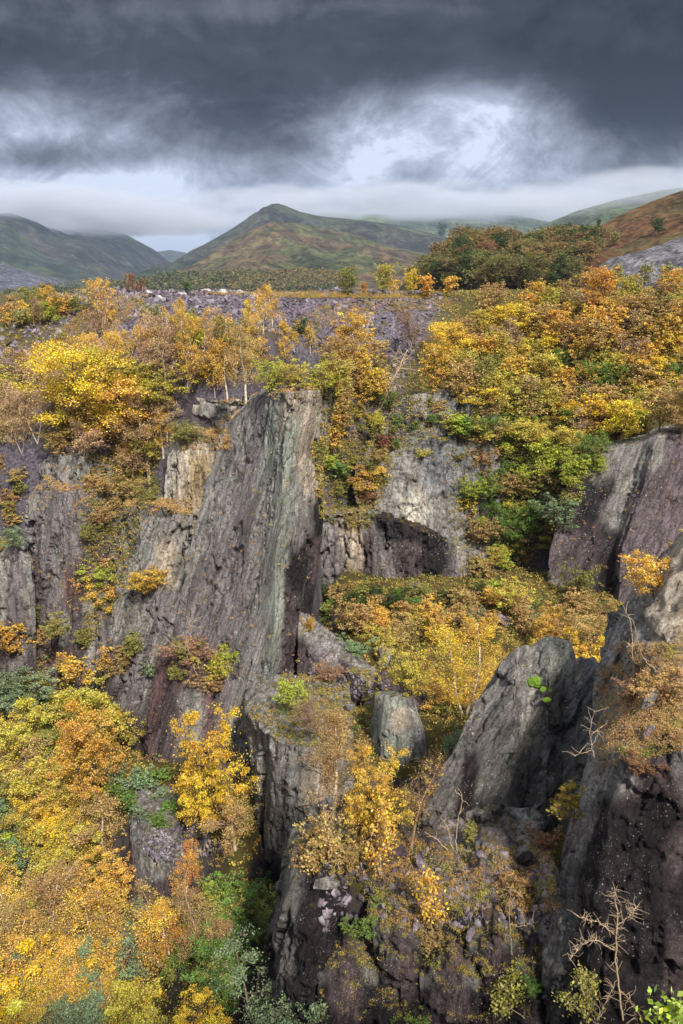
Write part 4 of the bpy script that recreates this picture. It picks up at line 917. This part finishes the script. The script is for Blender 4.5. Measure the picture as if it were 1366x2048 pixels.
# ------------------------------------------------------------ ground cover nobody could count
crg = np.random.default_rng(11)
def clumps(pts, nrm, n, size, leaf, up=.5):
    """n leaf-like blades per clump around every point"""
    k = len(pts); c = np.repeat(pts, n, 0); s = np.repeat(crg.uniform(.5, 1.4, k)*size, n)[:, None]
    d = crg.normal(size=(k*n, 3)); d /= np.linalg.norm(d, axis=1, keepdims=True); d[:, 2] = np.abs(d[:, 2])*.9
    c = c+d*s*crg.uniform(.1, 1, (k*n, 1))+np.repeat(nrm, n, 0)*s*up*.4
    return leaves(c, leaf, crg)
def cover(name, pts, nrm, n, size, leaf, mat, label, up=.5):
    if not len(pts): return
    V_, F_ = clumps(np.array(pts), np.array(nrm), n, size, leaf, up)
    o = mesh(name, V_, F_, mat); tag(o, label, None, None, 'stuff'); return o
M['scrub'] = stuff_mat('scrub_leaves', [(.30, (.055, .085, .022)), (.40, (.13, .19, .04)), (.47, (.33, .22, .06)), (.54, (.42, .24, .07)), (.60, (.30, .30, .06)), (.68, (.12, .20, .04)), (.78, (.34, .17, .08))], .35)
M['heather'] = stuff_mat('heather', [(.32, (.16, .20, .05)), (.42, (.46, .30, .12)), (.52, (.40, .20, .10)), (.62, (.50, .36, .13)), (.75, (.26, .28, .06))], .7)
M['litter'] = stuff_mat('leaf_litter', [(.35, (.50, .31, .08)), (.5, (.36, .20, .07)), (.6, (.22, .28, .05)), (.7, (.48, .38, .07))], .8)
# plan sampling over the quarry: fern, bracken, bramble
def plan(n, x0, x1, y0, y1, cond, rockfree=True):
    xs = crg.uniform(x0, x1, n); ys = crg.uniform(y0, y1, n); P_, N_ = [], []
    for x, y in zip(xs, ys):
        if not cond(x, y): continue
        q, nn = drop(x, y)
        if q is None or nn.z < .22: continue
        if rockfree:
            gq, gn = drop(x, y, 60, BVG)
            if gq is None or abs(gq.z-q.z) > .3: continue
        P_.append(q); N_.append(nn)
    return P_, N_
tip = lambda x, y: 83 < y < 150 and -38 < x < 14 and (y > 103 or x < -6)
p1, n1_ = plan(17000, -62, 64, 40, 135, lambda x, y: not tip(x, y))
cover('undergrowth', p1, n1_, 14, .55, .17, M['scrub'], 'bracken, bramble and fern covering the quarry floor and banks')
p2, n2_ = plan(5200, -30, 34, 34, 92, lambda x, y: True)
cover('fern_cover', p2, n2_, 34, .42, .075, M['litter'], 'brown bracken and fallen leaves carpeting the quarry floor')
def pick(poly, n, seed, nzmin=.15, tree=None):
    rr = random.Random(seed); xs = [p[0] for p in poly]; ys = [p[1] for p in poly]; P_, N_ = [], []
    for _ in range(n):
        x, y = rr.uniform(min(xs), max(xs)), rr.uniform(min(ys), max(ys))
        if not inside(x, y, poly): continue
        q, nn = ray(x, y, tree)
        if q is not None and nn.z > nzmin: P_.append(q); N_.append(nn)
    return P_, N_
def area(name, polys, n, k, size, leaf, mat, label, nz=.15, seed=0):
    P_, N_ = [], []
    for i, pl in enumerate(polys):
        a, b_ = pick(pl, n, seed+i, nz); P_ += a; N_ += b_
    cover(name, P_, N_, k, size, leaf, M[mat], label)
area('heather', [[(1190,1360),(1240,1290),(1300,1290),(1366,1290),(1366,1500),(1200,1540)]], 1700, 50, .26, .036, 'heather', 'rusty heather and moor grass on the right-hand outcrop', .3, 1)
area('mossy_turf', [[(560,1690),(720,1640),(850,1690),(1100,1700),(1120,1830),(930,1830),(850,1860),(740,1850),(690,1760),(570,1730)]], 2600, 34, .24, .038, 'litter', 'ochre moss, grass and fallen leaves on the bottom ledge', .38, 2)
area('mossy_turf', [[(640,1850),(1080,1850),(1080,2040),(640,2040)]], 900, 40, .24, .036, 'scrub', 'green creepers and moss in the joints of the ledge wall', .45, 3)
area('ivy', [[(885,800),(1160,820),(1210,880),(1120,1050),(1050,1180),(930,1190),(900,1050)], [(620,880),(760,880),(790,930),(740,1060),(640,1040)], [(640,700),(880,720),(880,880),(760,930),(640,930)], [(170,900),(330,900),(250,1180),(170,1300)]], 1900, 16, .42, .13, 'scrub', 'ferns, ivy and moss hanging over the quarry walls', -.2, 4)
area('tufts', [[(440,800),(660,770),(660,800),(520,800),(440,860)], [(330,860),(460,860),(460,900),(330,900)], [(60,930),(240,930),(240,1040),(60,1040)], [(220,1000),(390,1000),(390,1030),(220,1030)]], 700, 30, .40, .09, 'heather', 'dry grass and heather tufts along the cliff tops', .25, 9)
area('tufts', [[(480,1405),(740,1410),(740,1520),(480,1470)], [(560,1340),(760,1340),(760,1430),(560,1430)]], 800, 26, .26, .07, 'scrub', 'thin grass and moss on the saddle blocks', .4, 13)
area('mossy_bank', [[(590,640),(640,612),(740,600),(900,600),(930,618),(760,628),(660,650),(600,680)], [(380,588),(640,588),(860,590),(860,598),(600,598)], [(190,600),(300,590),(260,640),(150,690),(90,690)]], 1800, 40, .5, .07, 'litter', 'mossy grass bank crossing the slate tip', .2, 31)
# a few tussocks rooted in cracks of the sheer faces
area('crack_plants', [[(360,900),(640,850),(600,1350),(360,1350)], [(730,820),(960,820),(950,1150),(730,1000)], [(60,1000),(370,1020),(360,1320),(60,1300)], [(1110,900),(1366,900),(1366,1180),(1110,1180)]], 90, 40, .34, .07, 'heather', 'small dry tussocks rooted in cracks of the sheer faces', -.3, 17)
# ------------------------------------------------------------ slate waste
def plates(P_, N_, smin, smax, flat=.28, pw=2.2, tiltn=.35):
    k = len(P_); c = np.array(P_); nn = np.array(N_)
    s = smin+(smax-smin)*crg.random(k)**pw
    a = crg.normal(size=(k, 3)); up = nn+crg.normal(0, tiltn, (k, 3)); up /= np.linalg.norm(up, axis=1, keepdims=True)
    a -= (a*up).sum(1, keepdims=True)*up; a /= np.linalg.norm(a, axis=1, keepdims=True); b_ = np.cross(up, a)
    sx = s*crg.uniform(.7, 1.3, k); sy = s*crg.uniform(.45, .9, k); sz = s*flat*crg.uniform(.5, 1.4, k)
    crn = np.array([(-1, -1, -1), (1, -1, -1), (1, 1, -1), (-1, 1, -1), (-1, -1, 1), (1, -1, 1), (1, 1, 1), (-1, 1, 1)])*.5
    jit = crg.uniform(.65, 1.1, (k, 8, 3))
    Q = crn[None]*jit
    V_ = c[:, None]+Q[..., :1]*(a*sx[:, None])[:, None]+Q[..., 1:2]*(b_*sy[:, None])[:, None]+Q[..., 2:]*(up*sz[:, None])[:, None]
    f = np.array([(0, 3, 2, 1), (4, 5, 6, 7), (0, 1, 5, 4), (1, 2, 6, 5), (2, 3, 7, 6), (3, 0, 4, 7)])
    F_ = (f[None]+np.arange(k)[:, None, None]*8).reshape(-1, 4)
    return V_.reshape(-1, 3), F_
M['slatebits'] = stuff_mat('slate_waste', [(.35, (.085, .066, .084)), (.5, (.135, .110, .136)), (.62, (.20, .18, .20)), (.72, (.12, .088, .108))], .25, .7, 1.3)
P_, N_ = plan(38000, -46, 24, 83, 150, lambda x, y: -46 < x < 16-max(0, 125-y)*.6 and y < 150 and (x > -36 or y > 100))
kk_ = [i for i, q in enumerate(P_) if q.z > -15]; P_ = [P_[i] for i in kk_]; N_ = [N_[i] for i in kk_]
V_, F_ = plates(P_, N_, .2, 1.25, .16, 4.5, .5)
tag(mesh('slate_waste', V_, F_, M['slatebits']), 'loose purple grey slate waste covering the tip', None, None, 'stuff')
P_, N_ = pick([(560,1340),(740,1340),(760,1420),(600,1430)], 900, 5, .2); a, b_ = pick([(640,1700),(1100,1700),(1100,1860),(640,1860)], 900, 6, .25); P_ += a; N_ += b_
a, b_ = pick([(270,1680),(400,1640),(450,1700),(330,1740)], 1400, 7, .3); P_ += a; N_ += b_
V_, F_ = plates(P_, N_, .10, .5, .18, 2.)
tag(mesh('slate_rubble', V_, F_, M['slatebits']), 'broken slate scattered on the ledge, saddle and embankment', None, None, 'stuff')
M['stone'] = rock_mat('loose_slate', 0, 2.2, .7, .5, .15)
def boulder(px, py, wpx, hpx, tint, label, tilt=.3, tree=None, cat='boulder', flat=.6):
    q, nn = ray(px, py, tree)
    if q is None: print('MISS b', px, py); return
    dc = q.y*CP-q.z*SP; w_, h_ = wpx*dc/F, hpx*dc/F
    rr = np.random.default_rng(int(px*7+py)); pts = []
    import bmesh
    bm = bmesh.new()
    for _ in range(11):
        v_ = rr.normal(size=3); v_ /= np.abs(v_).max(); v_ *= rr.uniform(.75, 1)
        bm.verts.new((v_[0]*w_/2, v_[1]*w_*.5*flat, v_[2]*h_/2))
    bmesh.ops.convex_hull(bm, input=bm.verts[:]); bmesh.ops.delete(bm, geom=[v for v in bm.verts if not v.link_faces], context='VERTS')
    bmesh.ops.bevel(bm, geom=bm.edges[:], offset=min(w_, h_)*.05, segments=1, affect='EDGES')
    me = bpy.data.meshes.new('boulder'); bm.to_mesh(me); bm.free()
    at = me.attributes.new('tint', 'FLOAT_COLOR', 'POINT'); at.data.foreach_set('color', list((*TINT[tint], 1))*len(me.vertices))
    me.materials.append(M['stone']); o = bpy.data.objects.new('boulder', me); COL.objects.link(o)
    o.location = q+Vector((0, .1, h_*.35)); o.rotation_euler = (rr.uniform(-.2, .2), tilt, rr.uniform(-.5, .5))
    tag(o, label, cat)
TINT['P'] = (.30, .25, .30); TINT['W'] = (.55, .54, .52)
for b_ in [(1008,1250,44,22,'P','tilted purple boulder on the far quarry floor',.6), (830,1180,30,28,'P','purple boulder under the overhang of the back wall',.2), (782,1215,22,34,'m','dark upright boulder below the back wall',.1),
           (770,1335,34,72,'k','lichened upright boulder between the willows',.1), (1305,1480,42,36,'P','pale purple angular slab in the heather of the outcrop',-.7), (1300,1425,30,60,'k','dark leaning splinter in the heather',.5),
           (845,1745,28,46,'P','pale purple flat slab standing in the ledge rubble',-.5), (652,1622,26,26,'P','small purple grey slab under the slender birch',.4), (942,1885,24,48,'P','pale pointed slab set in the ledge wall',.1), (835,1868,22,46,'P','pale narrow slab beside the yellow tuft on the ledge',.2),
           (1050,1735,46,52,'m','dark angular boulder under the big slab',.2), (1035,1905,52,24,'m','smooth brown boulder on the black cliff ledge',0), (655,1775,60,24,'k','flat mossy slab jutting from the ledge wall',.05), (800,1715,60,30,'m','stacked dark slabs on the ledge',.3),
           (620,1430,24,22,'k','small grey block in the saddle brush',.2), (700,1425,30,24,'k','grey block beside the green block',.1), (1075,1620,30,34,'m','small dark knob on the right flank of the slab',.2),
           (412,584,22,10,'W','pale boulder on the tip rim right of the dark bush',.1), (445,588,26,12,'W','pale wide boulder on the tip rim',0), (298,590,26,12,'W','pale boulder on the left rim of the tip',.1), (320,598,20,10,'W','small pale boulder just below the left rim',.2), (480,588,22,10,'W','pale boulder near the middle of the rim',.1), (365,592,20,9,'W','pale boulder at the foot of the dark rim bush',.1)]:
    boulder(*b_)
# moss cushions on the slab
for (px, py, r) in ((1074, 1364, 30), (1092, 1380, 20), (1094, 1400, 14)):
    q, nn = ray(px, py); dc = q.y*CP-q.z*SP; r_ = r*dc/F*.5
    import bmesh
    me = bpy.data.meshes.new('moss_cushion'); bm = bmesh.new(); bmesh.ops.create_icosphere(bm, subdivisions=4, radius=1); bm.to_mesh(me); bm.free()
    vv = np.array([v.co[:] for v in me.vertices]); dd = 1+.22*fbm(vv*3+px, 3, 2)+.06*fbm(vv*12, 2, 4); me.vertices.foreach_set('co', (vv*dd[:, None]).ravel())
    if 'moss' not in M: M['moss'] = stuff_mat('moss', [(.4, (.06, .12, .015)), (.6, (.16, .23, .025))], 6.)
    me.materials.append(M['moss']); o = bpy.data.objects.new('moss_cushion', me); COL.objects.link(o); o.location = q; o.scale = (r_*1.3, r_*.6, r_*.8)
    tag(o, {30: 'largest bright green moss cushion on the big grey slab', 20: 'middle moss cushion on the big grey slab', 14: 'smallest and lowest moss cushion on the big grey slab'}[r], 'moss cushion', 'moss cushions on the slab')
# ------------------------------------------------------------ bare trees traced by hand
def bare_tree(name, paths, label, cat, twigs=3, seed=0, mat='bark_dead', leafcol=None, rooted=None, spread=1.):
    rr = np.random.default_rng(seed); q, nn = ray(*rooted); Y0 = q.y
    dc = q.y*CP-q.z*SP; px2m = dc/F
    W, Rr, Wt, Rt, A = [], [], [], [], []
    for i, (r0, r1, pts) in enumerate(paths):
        dep = rr.uniform(-.6, .2)*spread if i else -.15
        pp = [np.array(P(a, b_, Y0-.15+dep*j/len(pts)*1.0)) for j, (a, b_) in enumerate(pts)]
        n_ = 5*len(pp); t_ = np.linspace(0, len(pp)-1, n_); k = np.minimum(t_.astype(int), len(pp)-2); f = (t_-k)[:, None]
        pp = np.array(pp); S = pp[k]*(1-f)+pp[k+1]*f; S[1:-1] = (S[:-2]+2*S[1:-1]+S[2:])/4
        S[1:] += rr.normal(0, px2m*1.0, (n_-1, 3))
        W.append(S); Rr.append(np.linspace(r0, r1, n_)*px2m*.40)
        for _ in range(twigs*len(pts)):
            b0 = S[rr.integers(n_//4, n_)]; L = px2m*rr.uniform(10, 32); d = rr.normal(size=3); d[2] = abs(d[2])*.8; d /= np.linalg.norm(d)
            T_ = [b0]
            for _k in range(4): d = d+rr.normal(0, .3, 3); d /= np.linalg.norm(d); T_.append(T_[-1]+d*L/4)
            W.append(np.array(T_)); Rr.append(np.linspace(.45, .2, 5)*px2m); A += T_[2:]
    e = bpy.data.objects.new(name, None); COL.objects.link(e); e.location = W[0][0]; o0 = W[0][0]
    V_, F_ = tubes([w_-o0 for w_ in W], Rr, 6); mesh('trunk', V_, F_, M[mat], e, True)
    if leafcol:
        c = np.array(A)[rr.integers(0, len(A), 900)]-o0+rr.normal(0, px2m*7, (900, 3))
        V_, F_ = leaves(c, px2m*5, rr); o = mesh('crown', V_, F_, M['leaf'], e); o.color = (*COLS[leafcol], 1)
    tag(e, label, cat); return e
bare_tree('dead_tree', [(5, 2, [(1246,2040),(1236,1960),(1230,1890),(1236,1830),(1230,1800),(1229,1779)]), (2.5, 1, [(1236,1850),(1262,1830),(1272,1812)]), (2.5, 1, [(1228,1900),(1190,1880),(1160,1890),(1142,1920)]), (2, 1, [(1234,1960),(1215,2000),(1190,2046)]), (2, 1, [(1240,1980),(1268,2010),(1275,2050)]), (2, .8, [(1230,1870),(1200,1845),(1160,1835)])],
    'dead leafless tree standing before the black cliff at lower right', 'dead tree', 11, 1, rooted=(1240, 2030))
bare_tree('leafless_sapling', [(3, 1.4, [(913,1700),(914,1650),(922,1615),(926,1596),(910,1580)])], 'bare hooked sapling in front of the big grey slab', 'sapling', 1, 2, rooted=(913, 1700))
bare_tree('leafless_sapling', [(3, 1.2, [(905,1700),(897,1660),(884,1635)]), (1.5, .8, [(897,1660),(880,1650)])], 'short bare stick left of the hooked sapling', 'sapling', 1, 3, rooted=(905, 1700))
bare_tree('leafless_sapling', [(2.6, 1, [(895,1700),(870,1675),(850,1665)])], 'thin bare branch bending left at the slab foot', 'sapling', 1, 4, rooted=(895, 1702))
bare_tree('leafless_sapling', [(2.6, 1, [(1268,1366),(1266,1300),(1262,1240),(1240,1200)]), (1.6, .8, [(1266,1300),(1258,1290)])], 'pale upright sapling on the stepped outcrop', 'sapling', 1, 5, rooted=(1268, 1366))
bare_tree('leafless_sapling', [(2.6, 1, [(1316,1344),(1288,1320),(1275,1280),(1264,1236)])], 'pale curved stem right of the upright sapling', 'sapling', 1, 6, rooted=(1316, 1346))
bare_tree('leafless_sapling', [(3, 1, [(1196,1540),(1185,1500),(1180,1460),(1190,1424)]), (1.6, .8, [(1185,1500),(1150,1512)]), (1.4, .8, [(1182,1470),(1205,1452)])], 'dead branching sapling on the right side of the big slab', 'sapling', 3, 7, rooted=(1196, 1542))
bare_tree('fallen_tree', [(5, 2.5, [(740,836),(765,812),(776,785),(790,750),(815,700)]), (3, 1, [(790,750),(800,730),(830,700)]), (2.6, 1, [(795,735),(830,740),(850,760)]), (2.4, .8, [(776,790),(782,815),(790,830)]), (2.4, 1, [(800,725),(790,715),(800,690)])], 'pale dead tree fallen down the quarry bank', 'dead tree', 3, 8, rooted=(770, 815))
bare_tree('sapling', [(2.8, 1, [(760,1750),(762,1700),(768,1650),(766,1610)]), (2.2, .8, [(760,1745),(746,1700),(742,1660)]), (1.5, .6, [(762,1700),(775,1660)])], 'two stemmed pale sapling on the middle of the ledge', 'sapling', 3, 9, rooted=(760, 1752), leafcol='o')
bare_tree('sapling', [(2.2, .8, [(680,1740),(666,1700),(662,1660),(650,1630)]), (1.6, .8, [(672,1720),(640,1730),(612,1722)])], 'twisted brown sapling above the ledge wall', 'sapling', 3, 10, rooted=(680, 1742), leafcol='b')
bare_tree('sapling', [(2.2, .8, [(868,1890),(862,1830),(858,1790),(845,1760)])], 'slim sapling with orange leaves on the bottom ledge', 'sapling', 3, 11, rooted=(868, 1890), leafcol='o')
bare_tree('sapling', [(2.2, .8, [(1024,1910),(1020,1860),(1018,1800),(1024,1770)]), (1.4, .6, [(1018,1850),(1050,1852),(1068,1845)])], 'pale forked sapling against the jumbled outcrop', 'sapling', 2, 12, rooted=(1024, 1912))
bare_tree('leafless_sapling', [(2, .8, [(1055,2040),(1010,2010),(1020,1980),(1028,1960)]), (1.6, .7, [(1020,2020),(980,2000)])], 'bare twiggy briar at the bottom right of centre', 'sapling', 4, 13, rooted=(1040, 2030), leafcol='v')
bare_tree('leafless_sapling', [(2, .8, [(1190,2040),(1170,1990),(1165,1960)]), (1.6, .7, [(1170,2000),(1190,1960)]), (1.6, .7, [(1180,2030),(1130,2000)])], 'grey bare bush left of the dead tree foot', 'sapling', 5, 14, rooted=(1185, 2035), leafcol='v')
bare_tree('sapling', [(1.8, .8, [(392,1345),(380,1310),(370,1270),(385,1245)]), (1.4, .6, [(378,1300),(345,1290)])], 'bare curling sapling above the rusty heather clump', 'sapling', 3, 15, rooted=(392, 1330))
# near foliage poking in at the lower right corner
V_, F_ = leaves(np.array(P(1352, 2040, 7.5))+crg.normal(0, 1, (420, 3))*np.array((.16, .16, .13)), .07, crg)
e = bpy.data.objects.new('bush', None); COL.objects.link(e); q0 = Vector(P(1362, 2110, 7.5)); e.location = q0
o = mesh('crown', V_-np.array(q0), F_, M['leaf'], e); o.color = (.42, .55, .08, 1)
W = [np.array([(.15, .1, -1.6), (.05, 0, -.4), (x_, 0, .35)]) for x_ in (-.2, -.05, .1)]; V_, F_ = tubes(W, [np.array((.02, .012, .005))]*3, 5); mesh('stems', V_, F_, M['bark_dark'], e)
tag(e, 'nearest bright green leafy bush tip in the lower right corner', 'bush')
# ------------------------------------------------------------ woods in the valley that read as one mass
def far_wood(polys, n, hr, label, stops, seed):
    rr = random.Random(seed); C_, S_ = [], []
    for pl in polys:
        xs = [p[0] for p in pl]; ys = [p[1] for p in pl]
        for _ in range(n):
            x, y = rr.uniform(min(xs), max(xs)), rr.uniform(min(ys), max(ys))
            if not inside(x, y, pl): continue
            q, _n = ray(x, y, BVF)
            if q is None or q.y < 450: continue
            C_.append(q); S_.append(rr.uniform(*hr))
    k = len(C_); print(label, k)
    if not k: return
    c = np.array(C_); s = np.array(S_); m = 26
    d = crg.normal(size=(k, m, 3)); d /= np.linalg.norm(d, axis=2, keepdims=True); d[..., 2] = np.abs(d[..., 2])
    pts = (c[:, None]+d*s[:, None, None]*np.array((.55, .55, .9))*crg.uniform(.5, 1, (k, m, 1))).reshape(-1, 3)
    sz = np.repeat(s*.42, m)
    V_, F_ = leaves(pts, 1., crg); V_ = (V_.reshape(-1, 4, 3)-pts[:, None])*sz[:, None, None]+pts[:, None]
    tag(mesh('far_wood', V_.reshape(-1, 3), F_, stuff_mat('far_leaves', stops, .004, .9, .7)), label, None, None, 'stuff')
BVF = bvh_of([ground]+[o for o in COL.objects if o.name.split('.')[0] in ('hillside', 'slate_tip', 'mountain')])
far_wood([[(-60,600),(120,565),(280,560),(330,548),(520,545),(640,555),(700,575),(700,590),(-60,640)]], 5000, (6, 11), 'dark mixed woods on the valley floor behind the tip', [(.3, (.045, .065, .02)), (.5, (.09, .10, .03)), (.62, (.16, .12, .04)), (.72, (.06, .08, .025))], 1)
far_wood([[(430,575),(520,552),(600,540),(660,545),(690,560),(640,580),(500,588)]], 2500, (6, 10), 'golden larch wood at the foot of the moorland spur', [(.3, (.11, .09, .03)), (.6, (.17, .12, .04)), (.75, (.12, .12, .03))], 2)
far_wood([[(-60,600),(60,592),(140,597),(120,610),(-60,620)]], 500, (3, 5), 'orange scrub sloping into the valley at far left', [(.3, (.30, .18, .05)), (.6, (.42, .24, .06)), (.75, (.20, .20, .05))], 3)
for i, (px, py, h_, c_, lb) in enumerate([(880,478,26,'d','dark round tree on the crest left of the rust hill'),(905,482,22,'d','small dark tree right of the first crest tree'),(930,486,30,'d','dark tree below the crest line'),(1135,480,28,'d','dark tree clump on the skyline of the knoll'),(1112,482,22,'v','olive tree left of the skyline clump'),(1316,472,30,'d','lone dark tree on the rust brown hill'),(1195,455,14,'d','small dark bush on the ridge of the rust hill'),(1150,500,30,'d','dark tree at the foot of the rust hill'),(1230,492,24,'v','olive tree on the flank of the rust hill'),(1210,590,50,'round','x')]):
    if lb != 'x': place(px, py, h_, 'round', c_, lb, tree=BVF, wide=1.3)
